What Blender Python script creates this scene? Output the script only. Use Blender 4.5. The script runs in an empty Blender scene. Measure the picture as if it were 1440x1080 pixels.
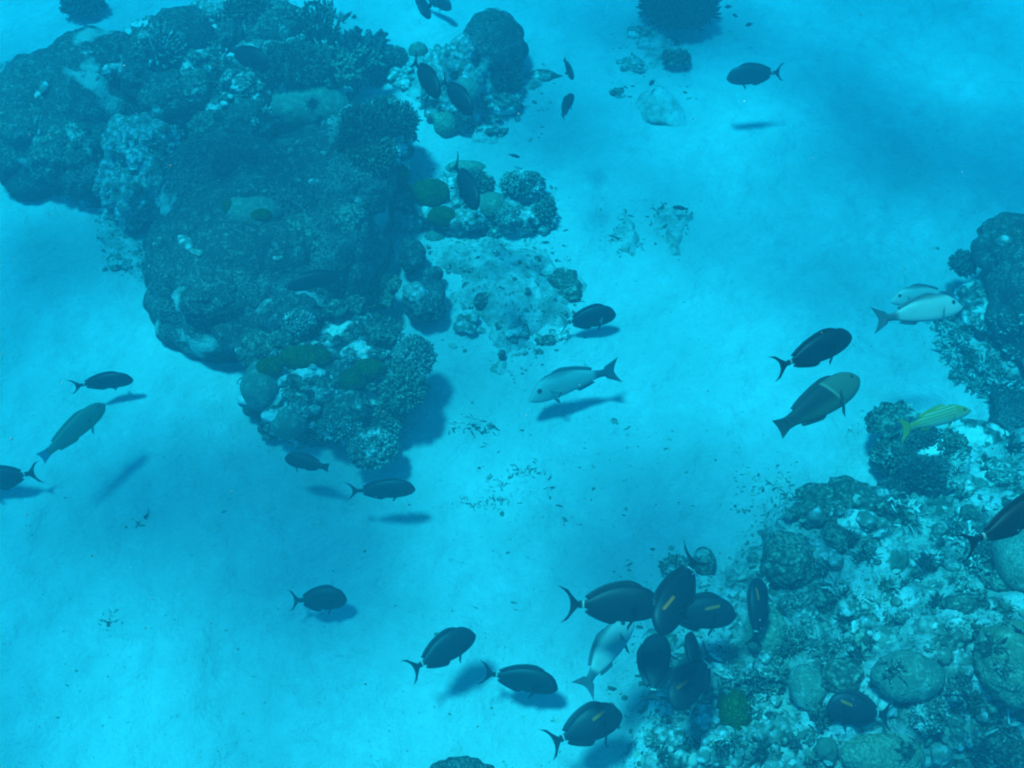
import bpy, math, random
import numpy as np
from mathutils import Vector, Matrix
from mathutils.bvhtree import BVHTree

# ------------------------------------------------------------------ camera
S = bpy.context.scene
COL = S.collection
cam = bpy.data.objects.new("camera", bpy.data.cameras.new("camera"))
COL.objects.link(cam); S.camera = cam
H = 3.7
PITCH = math.radians(55)
FPX = 1544.0
cam.location = (0, 0, H)
cam.rotation_euler = (math.radians(90) - PITCH, 0, 0)
cam.data.sensor_width = 36
cam.data.lens = 36 * FPX / 1440
cam.data.clip_start = 0.05
cam.data.clip_end = 300
# ------------------------------------------------------------------ sky, sun, exposure
w = bpy.data.worlds.new("World"); S.world = w; w.use_nodes = True
nt = w.node_tree; nt.nodes.clear()
_o = nt.nodes.new('ShaderNodeOutputWorld'); _b = nt.nodes.new('ShaderNodeBackground'); _s = nt.nodes.new('ShaderNodeTexSky')
_s.sky_type = 'NISHITA'; _s.sun_disc = False
SUN_DIR = Vector((0.25, -0.04, -1)).normalized()
_s.sun_elevation = math.asin(-SUN_DIR.z)
_s.sun_rotation = math.atan2(-SUN_DIR.x, -SUN_DIR.y)
_b.inputs[1].default_value = 0.10
nt.links.new(_s.outputs[0], _b.inputs[0]); nt.links.new(_b.outputs[0], _o.inputs[0])
_l = bpy.data.lights.new("sun", 'SUN'); _l.energy = 5.0; _l.angle = math.radians(8.5); _l.color = (1, .98, .96)
sun = bpy.data.objects.new("sun", _l); COL.objects.link(sun)
sun.rotation_euler = SUN_DIR.to_track_quat('-Z', 'Y').to_euler()
sun.location = (0, 0, 8)
S.view_settings.view_transform = 'Standard'; S.view_settings.look = 'None'
S.view_settings.exposure = 1.0; S.view_settings.gamma = 1
S.cycles.volume_bounces = 2
S.cycles.max_bounces = 6
S.cycles.transparent_max_bounces = 6
S.cycles.use_denoising = True
S.cycles.pixel_filter_type = 'BLACKMAN_HARRIS'
S.cycles.filter_width = 2.0

# ------------------------------------------------------------------ numpy noise
def _h(ix, iy, iz, s):
    n = (ix.astype(np.int64) * 374761393 + iy.astype(np.int64) * 668265263 + iz.astype(np.int64) * 2147483647 + s * 1274126177) & 0xffffffff
    n = ((n ^ (n >> 13)) * 1274126177) & 0xffffffff
    n = ((n ^ (n >> 16)) * 2246822519) & 0xffffffff
    return ((n ^ (n >> 15)) & 0xffffff) / float(0xffffff)

def vnoise(p, s=0):
    i = np.floor(p); f = p - i; f = f * f * (3 - 2 * f); x, y, z = i.T
    r = 0
    for a in (0, 1):
        wx = f[:, 0] if a else 1 - f[:, 0]
        for b in (0, 1):
            wy = f[:, 1] if b else 1 - f[:, 1]
            for c in (0, 1):
                wz = f[:, 2] if c else 1 - f[:, 2]
                r = r + wx * wy * wz * _h(x + a, y + b, z + c, s)
    return r * 2 - 1

def fbm(p, o=4, s=0):
    r = 0; a = 1; t = 0
    for k in range(o):
        r = r + a * vnoise(p * 2 ** k + 17.3 * k, s + k); t += a; a *= .5
    return r / t

def worley(p, s=0, flat=False):
    i = np.floor(p); best = np.full(len(p), 9.0)
    for a in (-1, 0, 1):
        for b in (-1, 0, 1):
            for c in ((0,) if flat else (-1, 0, 1)):
                x = i[:, 0] + a; y = i[:, 1] + b; z = i[:, 2] + c
                fx = x + _h(x, y, z, s) - p[:, 0]; fy = y + _h(x, y, z, s + 7) - p[:, 1]
                fz = 0 if flat else z + _h(x, y, z, s + 13) - p[:, 2]
                best = np.minimum(best, fx * fx + fy * fy + fz * fz)
    return np.sqrt(best)

def sstep(x):
    x = np.clip(x, 0, 1); return x * x * (3 - 2 * x)

# ------------------------------------------------------------------ picture ray helpers
FW = np.array([0, math.cos(PITCH), -math.sin(PITCH)]); UP = np.array([0, math.sin(PITCH), math.cos(PITCH)])
CAM = np.array([0, 0, H])
def ray(u, v):
    return FW + np.array([1, 0, 0]) * ((u - 720) / FPX) - UP * ((v - 540) / FPX)
def at(u, v, z=0.0):
    d = ray(u, v); return CAM + d * ((z - H) / d[2])

# ------------------------------------------------------------------ mesh helpers
def mkmesh(name, V, F, smooth=True):
    V = np.asarray(V, np.float32)
    me = bpy.data.meshes.new(name)
    Fs = [np.asarray(f, np.int32) for f in (F if isinstance(F, list) else [F]) if len(f)]
    me.vertices.add(len(V)); me.vertices.foreach_set('co', V.ravel())
    nl = sum(f.size for f in Fs); npoly = sum(len(f) for f in Fs)
    me.loops.add(nl); me.polygons.add(npoly)
    me.loops.foreach_set('vertex_index', np.concatenate([f.ravel() for f in Fs]))
    st = []; k = 0
    for f in Fs:
        st.append(k + np.arange(len(f)) * f.shape[1]); k += f.size
    me.polygons.foreach_set('loop_start', np.concatenate(st).astype(np.int32))
    me.polygons.foreach_set('use_smooth', np.full(npoly, smooth, bool))
    me.update(calc_edges=True); me.validate()
    return me

def tag(o, label=None, cat=None, group=None, kind=None):
    if label: o['label'] = label
    if cat: o['category'] = cat
    if group: o['group'] = group
    if kind: o['kind'] = kind
    return o

def link(name, me, mat=None, parent=None, loc=(0, 0, 0)):
    o = bpy.data.objects.new(name, me); COL.objects.link(o)
    if mat is not None and len(me.materials) == 0: me.materials.append(mat)
    if parent is not None: o.parent = parent
    o.location = loc
    return o

_ico = {}
def ico(n):
    if n not in _ico:
        import bmesh
        bm = bmesh.new(); bmesh.ops.create_icosphere(bm, subdivisions=n, radius=1)
        V = np.array([v.co[:] for v in bm.verts]); F = np.array([[v.index for v in f.verts] for f in bm.faces]); bm.free()
        _ico[n] = (V, F)
    return _ico[n]

# ------------------------------------------------------------------ materials
def newmat(name):
    m = bpy.data.materials.new(name); m.use_nodes = True
    t = m.node_tree; b = t.nodes['Principled BSDF']; b.inputs['Roughness'].default_value = .85
    b.inputs['Specular IOR Level'].default_value = .15
    return m, t, b
def N(t, typ, **kw):
    n = t.nodes.new(typ)
    for k, v in kw.items():
        if k.startswith('_'): setattr(n, k[1:], v)
        else: n.inputs[k.replace('__', ' ')].default_value = v
    return n
def ramp(t, src, p0, p1, c0=(0, 0, 0, 1), c1=(1, 1, 1, 1)):
    r = t.nodes.new('ShaderNodeValToRGB'); r.color_ramp.elements[0].position = p0; r.color_ramp.elements[1].position = p1
    r.color_ramp.elements[0].color = c0; r.color_ramp.elements[1].color = c1
    t.links.new(src, r.inputs[0]); return r.outputs[0]
def mix(t, fac, a, b):
    n = t.nodes.new('ShaderNodeMix'); n.data_type = 'RGBA'
    for s, i in ((fac, 0), (a, 6), (b, 7)):
        if isinstance(s, (int, float)): n.inputs[i].default_value = s
        elif isinstance(s, tuple): n.inputs[i].default_value = (*s, 1)
        else: t.links.new(s, n.inputs[i])
    return n.outputs[2]
def coords(t, kind='Object'):
    c = t.nodes.new('ShaderNodeTexCoord'); r = t.nodes.new('ShaderNodeObjectInfo')
    a = t.nodes.new('ShaderNodeVectorMath'); a.operation = 'ADD'
    s = t.nodes.new('ShaderNodeVectorMath'); s.operation = 'SCALE'; s.inputs[3].default_value = 37
    t.links.new(r.outputs['Random'], s.inputs[0]); t.links.new(c.outputs[kind], a.inputs[0]); t.links.new(s.outputs[0], a.inputs[1])
    return a.outputs[0]
def noise(t, co, sc, det=4, rough=.55):
    n = t.nodes.new('ShaderNodeTexNoise'); n.inputs['Scale'].default_value = sc; n.inputs['Detail'].default_value = det; n.inputs['Roughness'].default_value = rough
    t.links.new(co, n.inputs['Vector']); return n.outputs['Fac']
def voro(t, co, sc, rnd=1):
    n = t.nodes.new('ShaderNodeTexVoronoi'); n.inputs['Scale'].default_value = sc; t.links.new(co, n.inputs['Vector']); return n.outputs['Distance']
def bump(t, b, h, st, dist):
    n = t.nodes.new('ShaderNodeBump'); n.inputs['Strength'].default_value = st; n.inputs['Distance'].default_value = dist
    t.links.new(h, n.inputs['Height']); t.links.new(n.outputs[0], b.inputs['Normal'])

def coralmat(name, c1, c2, patch=None, p=(.66, .7), polyp=55, pscale=6, spot=None, bd=.012, pd=.6):
    """c1/c2 pigments, patch = bare or algae-covered areas with a shape of their own, polyp = fine cup pattern."""
    m, t, b = newmat(name); co = coords(t)
    col = mix(t, ramp(t, noise(t, co, 5, 6, .6), .38, .62), c1, c2)
    col = mix(t, ramp(t, noise(t, co, 1.9, 3, .5), .40, .60), col, tuple((p_ + q_) * .28 for p_, q_ in zip(c1, c2)))
    fine = noise(t, co, 38, 5, .7)
    col = mix(t, ramp(t, fine, .48, .66), col, tuple(min(.62, x * 1.4 + .005) for x in c2))
    v = voro(t, co, polyp)
    col = mix(t, ramp(t, v, .38, .70), col, tuple(x * pd for x in c1))
    if patch:
        col = mix(t, ramp(t, noise(t, co, pscale, 4, .52), *p), col, patch)
    if spot:
        col = mix(t, ramp(t, noise(t, co, 16, 3, .5), .715, .735), col, spot)
    t.links.new(col, b.inputs['Base Color'])
    ad = t.nodes.new('ShaderNodeMath'); ad.operation = 'MULTIPLY_ADD'; ad.inputs[1].default_value = .6
    t.links.new(fine, ad.inputs[0]); t.links.new(v, ad.inputs[2])
    bump(t, b, ad.outputs[0], .8, bd)
    return m

M = {}
M['dark'] = coralmat('dark_boulder_coral', (.028, .038, .034), (.145, .165, .135), (.30, .34, .29), (.61, .66), 105, 3.5, None, .006, .9)
M['brown'] = coralmat('brown_coral', (.075, .098, .072), (.20, .235, .175), (.36, .39, .32), (.60, .66), 70, 9)
M['tan'] = coralmat('tan_coral', (.16, .19, .125), (.23, .26, .175), (.40, .44, .34), (.66, .72), 95, 7, None, .006, .8)
M['smoothtan'] = coralmat('smooth_tan_coral', (.12, .17, .13), (.19, .25, .19), (.38, .42, .35), (.68, .74), 130, 4, None, .004, .85)
M['green'] = coralmat('green_soft_coral', (.024, .075, .006), (.05, .13, .010), None, (.7, .8), 160, 4)
M['knob'] = coralmat('pale_knobby_coral', (.13, .16, .13), (.36, .40, .33), (.56, .58, .52), (.56, .66), 90, 14)
M['rock'] = coralmat('reef_rock', (.060, .078, .060), (.22, .25, .20), (.56, .58, .51), (.52, .58), 45, 9)
M['pale'] = coralmat('dead_coral_rock', (.24, .27, .22), (.54, .56, .50), (.10, .13, .095), (.56, .62), 40, 12)
M['black'] = coralmat('dark_bushy_coral', (.024, .034, .034), (.06, .08, .07), None, (.7, .8), 100, 4)

def chipmat():
    m, t, b = newmat('rubble_chips'); g = t.nodes.new('ShaderNodeNewGeometry')
    r = t.nodes.new('ShaderNodeValToRGB'); e = r.color_ramp.elements
    e[0].color = (.06, .07, .05, 1); e[1].color = (.44, .44, .38, 1); x = e.new(.4); x.color = (.14, .15, .11, 1); x = e.new(.7); x.color = (.26, .27, .21, 1)
    t.links.new(g.outputs['Random Per Island'], r.inputs[0]); t.links.new(r.outputs[0], b.inputs['Base Color']); return m
M['chips'] = chipmat()

def sandmat():
    m, t, b = newmat('white_coral_sand'); c = t.nodes.new('ShaderNodeTexCoord').outputs['Object']
    col = mix(t, ramp(t, noise(t, c, 2.2, 6, .6), .35, .65), (.42, .43, .40), (.60, .60, .57))  # sand mottling, with broken light put into its colour
    col = mix(t, ramp(t, noise(t, c, 14, 6, .75), .35, .75), col, (.45, .45, .42))
    col = mix(t, ramp(t, noise(t, c, 60, 3, .6), .66, .74), col, (.20, .21, .17))
    t.links.new(col, b.inputs['Base Color'])
    bump(t, b, noise(t, c, 9, 8, .68), .8, .06)
    return m
M['sand'] = sandmat()

# ------------------------------------------------------------------ ground: sand sheet and reef slope
def sand_h(x, y):
    p = np.stack([x, y, np.zeros_like(x)], 1)
    return .055 * fbm(p * .9, 3, 3) + .030 * fbm(p * 4.2, 3, 9)

def grid_faces(nx, ny):
    i = np.arange(nx * ny).reshape(ny, nx)
    return np.stack([i[:-1, :-1], i[:-1, 1:], i[1:, 1:], i[1:, :-1]], -1).reshape(-1, 4)
gx = np.concatenate([np.linspace(-28, -4.5, 24)[:-1], np.arange(-4.5, 4.5, .022), np.linspace(4.5, 28, 24)])
gy = np.concatenate([np.linspace(-28, .4, 24)[:-1], np.arange(.4, 8.5, .022), np.linspace(8.5, 28, 20)])
X, Y = np.meshgrid(gx, gy); xf, yf = X.ravel(), Y.ravel()
zf = sand_h(xf, yf)
pp = np.stack([xf, yf, xf * 0], 1)
zf = zf + .014 * fbm(pp * 13, 2, 21)
SV = np.stack([xf, yf, zf], 1)
tag(link('seabed', mkmesh('seabed', SV, grid_faces(len(gx), len(gy))), M['sand']), 'pale coral sand of the sea floor', 'sand', kind='structure')

POLY_PX = [(850, 1330), (868, 1090), (905, 1010), (925, 930), (925, 860), (945, 815), (1010, 800), (1050, 765), (1075, 735), (1120, 715), (1225, 690), (1262, 655), (1335, 640), (1400, 612), (1470, 590), (2000, 560), (2000, 1330)]
POLY = np.array([at(u, v)[:2] for u, v in POLY_PX])
def sdist(x, y, poly):
    """signed distance to a polygon, positive inside"""
    n = len(poly); d = np.full(len(x), 1e9); ins = np.zeros(len(x), bool)
    for i in range(n):
        a = poly[i]; b = poly[(i + 1) % n]; e = b - a
        wx = x - a[0]; wy = y - a[1]
        tt = np.clip((wx * e[0] + wy * e[1]) / (e @ e), 0, 1)
        d = np.minimum(d, np.hypot(wx - e[0] * tt, wy - e[1] * tt))
        c = ((a[1] > y) != (b[1] > y)) & (x < (b[0] - a[0]) * (y - a[1]) / (b[1] - a[1] + 1e-12) + a[0]); ins ^= c
    return np.where(ins, d, -d)
def slope_h(x, y):
    d = sdist(x, y, POLY)
    p = np.stack([x, y, x * 0], 1)
    d = d + .05 * fbm(p * 6, 3, 5)
    h = -.12 + .17 * sstep((d + .06) / .14) + .66 * sstep(d / 1.5)
    return h + .06 * fbm(p * 2.6, 3, 31) * sstep(d / .2)
_r = .0065
sx = np.arange(.15, 3.1, _r); sy = np.arange(.5, 3.5, _r)
X, Y = np.meshgrid(sx, sy); xf, yf = X.ravel(), Y.ravel()
p3 = np.stack([xf, yf, xf * 0], 1); wq = p3 + .05 * np.stack([fbm(p3 * 6, 2, 1), fbm(p3 * 6, 2, 2), xf * 0], 1)
zs = slope_h(xf, yf)
lump = lambda sc, s: 1 - np.minimum(worley(wq * sc, s, True), 1) ** 2
zs = zs + .085 * (lump(4.5, 41) - .5) + .052 * (lump(11, 42) - .5) +   .024 * (lump(27, 43) - .5) + .045 * fbm(p3 * 14, 5, 44) + .006 * fbm(p3 * 90, 2, 45)
SLOPE = zs.reshape(len(sy), len(sx))
SLV = np.stack([xf, yf, zs], 1); SLF = grid_faces(len(sx), len(sy))
keep = (SLV[SLF][:, :, 2].max(1) > -.05); SLF = SLF[keep]
def slopemat():
    m, t, b = newmat('reef_slope_rubble'); c = t.nodes.new('ShaderNodeTexCoord').outputs['Object']
    a = mix(t, ramp(t, noise(t, c, 9, 8, .68), .42, .56), (.10, .125, .10), (.46, .49, .43))
    a = mix(t, ramp(t, noise(t, c, 3.2, 6, .6), .53, .62), a, (.64, .65, .60))
    a = mix(t, ramp(t, noise(t, c, 34, 5, .7), .54, .66), a, (.055, .065, .05))
    t.links.new(a, b.inputs['Base Color']); bump(t, b, noise(t, c, 70, 6, .7), .9, .02); return m
M['slope'] = slopemat()
tag(link('reef_slope', mkmesh('reef_slope', SLV, SLF), M['slope']), 'rubble covered reef slope', 'reef', kind='structure')
def ground_z(x, y):
    z = float(sand_h(np.array([x]), np.array([y]))[0])
    i = (x - sx[0]) / _r; j = (y - sy[0]) / _r
    if 0 <= i < len(sx) - 1 and 0 <= j < len(sy) - 1: z = max(z, float(SLOPE[int(j), int(i)]))
    return z

def bankmat():
    m, t, b = newmat('sandy_rubble'); c = t.nodes.new('ShaderNodeTexCoord').outputs['Object']
    a = mix(t, ramp(t, noise(t, c, 12, 8, .7), .40, .58), (.24, .26, .22), (.52, .53, .49))
    a = mix(t, ramp(t, noise(t, c, 45, 5, .7), .56, .68), a, (.13, .15, .12))
    t.links.new(a, b.inputs['Base Color']); bump(t, b, noise(t, c, 60, 6, .7), .9, .015); return m
M['bank'] = bankmat(); BANKS = []
def bank(label, poly_px, height, ramp_w, seed, rough=1.):
    poly = np.array([at(u, v)[:2] for u, v in poly_px]); lo, hi = poly.min(0) - .1, poly.max(0) + .1; s_ = .009
    ax_, ay_ = np.arange(lo[0], hi[0], s_), np.arange(lo[1], hi[1], s_); X, Y = np.meshgrid(ax_, ay_); x, y = X.ravel(), Y.ravel()
    p = np.stack([x, y, x * 0], 1); d = sdist(x, y, poly) + .09 * fbm(p * 7, 4, seed)
    q = p + .05 * np.stack([fbm(p * 6, 2, 1), fbm(p * 6, 2, 2), x * 0], 1); lp = lambda sc, k: 1 - np.minimum(worley(q * sc, k, True), 1) ** 2
    z = sand_h(x, y) - .05 + (.05 + height) * sstep((d + .03) / ramp_w)
    z = z + sstep((d + .05) / .1) * rough * (.03 * (lp(9, seed + 1) - .5) + .016 * (lp(24, seed + 2) - .5) + .014 * fbm(p * 22, 4, seed + 3))
    V = np.stack([x, y, z], 1); F = grid_faces(len(ax_), len(ay_)); F = F[(V[F][:, :, 2] - sand_h(x, y)[F]).max(1) > -.03]
    tag(link('rubble_bank', mkmesh('rubble_bank', V, F), M['bank']), label, 'rubble', kind='structure'); BANKS.append((V, F))
bank('low pale bank of coral rubble between the patch reef and the white snapper', [(585, 335), (700, 325), (780, 350), (835, 400), (838, 450), (800, 480), (740, 500), (715, 540), (690, 530), (665, 470), (625, 440), (600, 390)], .075, .28, 131, 1.3)
bank('rubble bank round the far coral head', [(545, 85), (600, 60), (690, 120), (790, 98), (770, 120), (700, 200), (650, 200), (600, 165), (560, 130)], .03, .15, 132)
bank('rubble bank under the staghorn branches at the right', [(1320, 430), (1400, 400), (1480, 480), (1480, 590), (1380, 570), (1330, 520), (1300, 480)], .05, .2, 133, 1.3)
bank('rubble foot of the pale rock saddle on the left', [(125, 290), (200, 300), (225, 400), (175, 400), (140, 370)], .02, .15, 134)
bank('left one of the two lacy rubble patches on sand right of the patch reef', [(872, 300), (890, 303), (900, 340), (892, 360), (868, 358), (875, 335)], .012, .07, 136, .9)
bank('right one of the two lacy rubble patches on sand right of the patch reef', [(918, 330), (920, 296), (950, 290), (974, 312), (958, 330), (948, 360), (940, 350), (948, 318), (930, 316)], .012, .07, 137, .9)
bank('rubble under the bristly coral at the top edge', [(860, 60), (900, 20), (960, 30), (985, 80), (940, 110), (880, 105)], .02, .2, 135)
# ------------------------------------------------------------------ surfaces that things stand on
BV = [BVHTree.FromPolygons(SV.tolist(), grid_faces(len(gx), len(gy)).tolist()), BVHTree.FromPolygons(SLV.tolist(), SLF.tolist())] + [BVHTree.FromPolygons(a.tolist(), b.tolist()) for a, b in BANKS]
SMOOTH = set(); LAST = [0]
def surf(u, v):
    d = Vector(ray(u, v)); best = None
    for bi, b in enumerate(BV):
        h = b.ray_cast(Vector(CAM), d)
        if h[0] is not None and (best is None or h[3] < best[2]): best = (np.array(h[0]), np.array(h[1]), h[3]); LAST[0] = bi
    return best
def depth_k(p):
    return float((np.asarray(p) - CAM) @ FW) / FPX

def wl(p, s): return .4 - 1.15 * np.minimum(worley(p, s), 1) ** 2
def lumps(U, r, style, seed, nrm=True):
    """displacement of a unit sphere U scaled by r (metres) -> relative radius"""
    P = U * r + seed * 3.17; R = float(np.mean(r))
    if style == 'massive':
        return 1 + .12 * fbm(P / R * 1.3, 3, seed) + .05 * wl(P / R * 5.5, seed + 9) + .17 * wl(P / R * 2.6, seed) + .006 / R * wl(P * 28, seed + 1) + .020 / R * wl(P * 13, seed + 4) + .02 * fbm(P * 30, 3, seed + 2) * .12 / R
    if style == 'smooth':
        return 1 + .10 * fbm(P / R * 1.4, 2, seed) + .03 * fbm(P / R * 6, 2, seed + 3)
    if style == 'knobby':
        wv = worley(P * 34, seed) ** 2 * 1.3
        return 1 + .12 * fbm(P / R * 1.6, 3, seed) + .013 / R * (1 - 1.6 * wv) + .003 / R * fbm(P * 90, 2, seed)
    if style == 'lobed':
        return 1 + .08 * fbm(P / R * 1.4, 2, seed) + .22 * wl(P / R * 2.3, seed + 5) + .006 / R * fbm(P * 60, 2, seed)
    if style == 'stone':
        return 1 + .5 * fbm(P / R * 1.2, 3, seed) + .35 * wl(P / R * 1.6, seed) + .16 * wl(P / R * 4, seed + 1) + .05 * fbm(P / R * 12, 2, seed + 2)
    # rock
    a = min(.07, .4 * R)
    return 1 + .34 * fbm(P / R * 1.5, 4, seed) + a / R * wl(P * 12, seed) + .35 * a / R * wl(P * 30, seed + 1) + .3 * a / R * fbm(P * 45, 3, seed + 2)

CNT = [0]
def blob(name, label, cat, u, v, a, b, mat='brown', style='massive', z=None, q=.85, sub=None, seed=None, rot=0, base=False, sink=.25, group=None, parent=None, warp=None):
    """an uneven rounded head: centre (u, v) and half sizes a, b as seen, z = height of its centre (None: sits on what is there)"""
    CNT[0] += 1; seed = seed or CNT[0]
    if z is None:
        h = surf(u, v); hp, n = h[0], h[1]
        if n[2] < 0: n = -n
        k = depth_k(hp); C = hp
    else:
        C = at(u, v, z); k = depth_k(C)
    rx = a * k; Rr = b * k
    d = ray(u, v); th = math.atan2(-d[2], math.hypot(d[0], d[1]))
    ry = Rr / math.sqrt(math.sin(th) ** 2 + (q * math.cos(th)) ** 2); rz = q * ry
    if z is None:
        C = hp + (n * .5 + np.array([0, 0, .5])) * (rz * (.35 - sink)) - np.array([0, 0, rz * sink])
    if sub is None: sub = 6 if max(a, b) > 75 else (5 if max(a, b) > 22 else 4)
    U, F = ico(sub); r = np.array([rx, ry, rz])
    V = U * r * lumps(U, r, style, seed)[:, None]
    if rot:
        c, s = math.cos(math.radians(rot)), math.sin(math.radians(rot)); V = V @ np.array([[c, s, 0], [-s, c, 0], [0, 0, 1]])
    if warp: V = warp(V, r)
    o = link(name, mkmesh(name, V, F), M[mat] if isinstance(mat, str) else mat)
    if parent is None:
        o.location = C; tag(o, label, cat, group)
    else:
        o.parent = parent; o.location = Vector(C) - parent.location
        if label: o['label'] = label
    if base:
        if style in ('smooth', 'lobed', 'massive') and mat != 'pale': SMOOTH.add(len(BV))
        BV.append(BVHTree.FromPolygons((V + C).tolist(), F.tolist()))
    return o

def tubes(P0, D, L, r0, r1, ns=6, nr=4, curve=.15, rng=None):
    """N tapered round-tipped branches, vectorised"""
    n = len(P0); D = D / np.linalg.norm(D, axis=1)[:, None]
    ref = np.where(np.abs(D[:, 2:3]) > .9, np.array([[1., 0, 0]]), np.array([[0, 0, 1.]]))
    A = np.cross(D, ref); A /= np.linalg.norm(A, axis=1)[:, None]; B = np.cross(D, A)
    bend = rng.uniform(-1, 1, (n, 2)) * curve
    L = np.broadcast_to(L, (n,)); r0 = np.broadcast_to(r0, (n,)); r1 = np.broadcast_to(r1, (n,))
    V = np.zeros((n, nr * ns + 1, 3)); F = []
    for k in range(nr):
        tt = k / (nr - 1); tl = tt * .93
        c = P0 + D * (L * tl)[:, None] + (A * bend[:, :1] + B * bend[:, 1:]) * (L * tt * tt)[:, None]
        rr = r0 * (1 - tt) + r1 * tt
        if k == nr - 1: rr = rr * .72
        for j in range(ns):
            an = 2 * math.pi * j / ns
            V[:, k * ns + j] = c + (A * math.cos(an) + B * math.sin(an)) * rr[:, None]
    V[:, -1] = P0 + D * L[:, None] + (A * bend[:, :1] + B * bend[:, 1:]) * L[:, None]
    q = []; t3 = []
    for k in range(nr - 1):
        for j in range(ns):
            q.append([k * ns + j, k * ns + (j + 1) % ns, (k + 1) * ns + (j + 1) % ns, (k + 1) * ns + j])
    for j in range(ns): t3.append([(nr - 1) * ns + j, (nr - 1) * ns + (j + 1) % ns, nr * ns])
    off = (np.arange(n) * (nr * ns + 1))[:, None, None]
    return V.reshape(-1, 3), (np.array(q)[None] + off).reshape(-1, 4), (np.array(t3)[None] + off).reshape(-1, 3)

def bush(name, label, cat, u, v, a, b, mat='brown', n=300, blen=.35, br=.0055, z=None, q=.8, core='knobby', coremat=None, upb=.4, seed=None, tip=.75, group=None, sink=.15, low=-.25, sub=4):
    """colony whose whole surface bristles with short branches (n of them); a core head keeps it closed"""
    CNT[0] += 1; seed = seed or CNT[0]; rng = np.random.default_rng(seed)
    if z is None:
        h = surf(u, v); C = h[0]; k = depth_k(C)
    else: C = at(u, v, z); k = depth_k(C)
    rx = a * k; Rr = b * k; d = ray(u, v); th = math.atan2(-d[2], math.hypot(d[0], d[1]))
    ry = Rr / math.sqrt(math.sin(th) ** 2 + (q * math.cos(th)) ** 2); rz = q * ry
    if z is None: C = C + np.array([0, 0, rz * (.2 - sink)])
    r = np.array([rx, ry, rz]); cs = 1 - blen
    U, F = ico(sub)
    Vc = U * r * cs * lumps(U, r, core, seed)[:, None]
    g = rng.normal(size=(n * 2, 3)); g /= np.linalg.norm(g, axis=1)[:, None]; g = g[g[:, 2] > low][:n]; n = len(g)
    P0 = g * r * cs * (.92 + .1 * rng.random((n, 1)))
    D = g / r * r.mean() + rng.normal(size=(n, 3)) * .28 + np.array([0, 0, upb])
    Lr = r.mean() * blen * rng.uniform(.6, 1.35, n) + br
    V1, Q, T = tubes(P0, D, Lr, br * rng.uniform(.8, 1.3, n), br * tip, rng=rng, ns=5, nr=3)
    V = np.concatenate([Vc, V1]); m = len(Vc)
    o = link(name, mkmesh(name, V, [F, T + m, Q + m]), M[mat], loc=C); tag(o, label, cat, group)
    return o

def fingers(name, label, cat, u, v, a, b, mat='brown', n=14, br=.016, hgt=.5, lean=(0, 0, 1), seed=None, z=None, group=None, side=4):
    """upright finger coral: stout columns, each forking into side knobs"""
    CNT[0] += 1; seed = seed or CNT[0]; rng = np.random.default_rng(seed)
    C = surf(u, v + b * .4)[0] if z is None else at(u, v + b * .4, z); k = depth_k(C)
    R = a * k; Hh = b * k * 1.5 * hgt * 2
    th = rng.uniform(0, 2 * math.pi, n); rr = R * .55 * np.sqrt(rng.random(n))
    P0 = np.stack([rr * np.cos(th), rr * np.sin(th), np.zeros(n) - .03], 1)
    D = P0 / R * .9 + np.array(lean) + rng.normal(size=(n, 3)) * .12
    L = Hh * rng.uniform(.6, 1.05, n) + .03
    V, Q, T = tubes(P0, D, L, br, br * .75, ns=7, nr=5, rng=rng)
    Vs, Qs, Ts = [V], [Q], [T]; m = len(V); Dn = D / np.linalg.norm(D, axis=1)[:, None]
    for s_ in range(side):
        f = rng.uniform(.3, .85, n); P1 = P0 + Dn * (L * f)[:, None]
        D1 = Dn * .8 + rng.normal(size=(n, 3)) * .6
        v2, q2, t2 = tubes(P1, D1, L * rng.uniform(.2, .4, n), br * .8, br * .55, ns=6, nr=4, rng=rng)
        Vs.append(v2); Qs.append(q2 + m); Ts.append(t2 + m); m += len(v2)
    o = link(name, mkmesh(name, np.concatenate(Vs), [np.concatenate(Qs), np.concatenate(Ts)]), M[mat], loc=C)
    return tag(o, label, cat, group)

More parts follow.
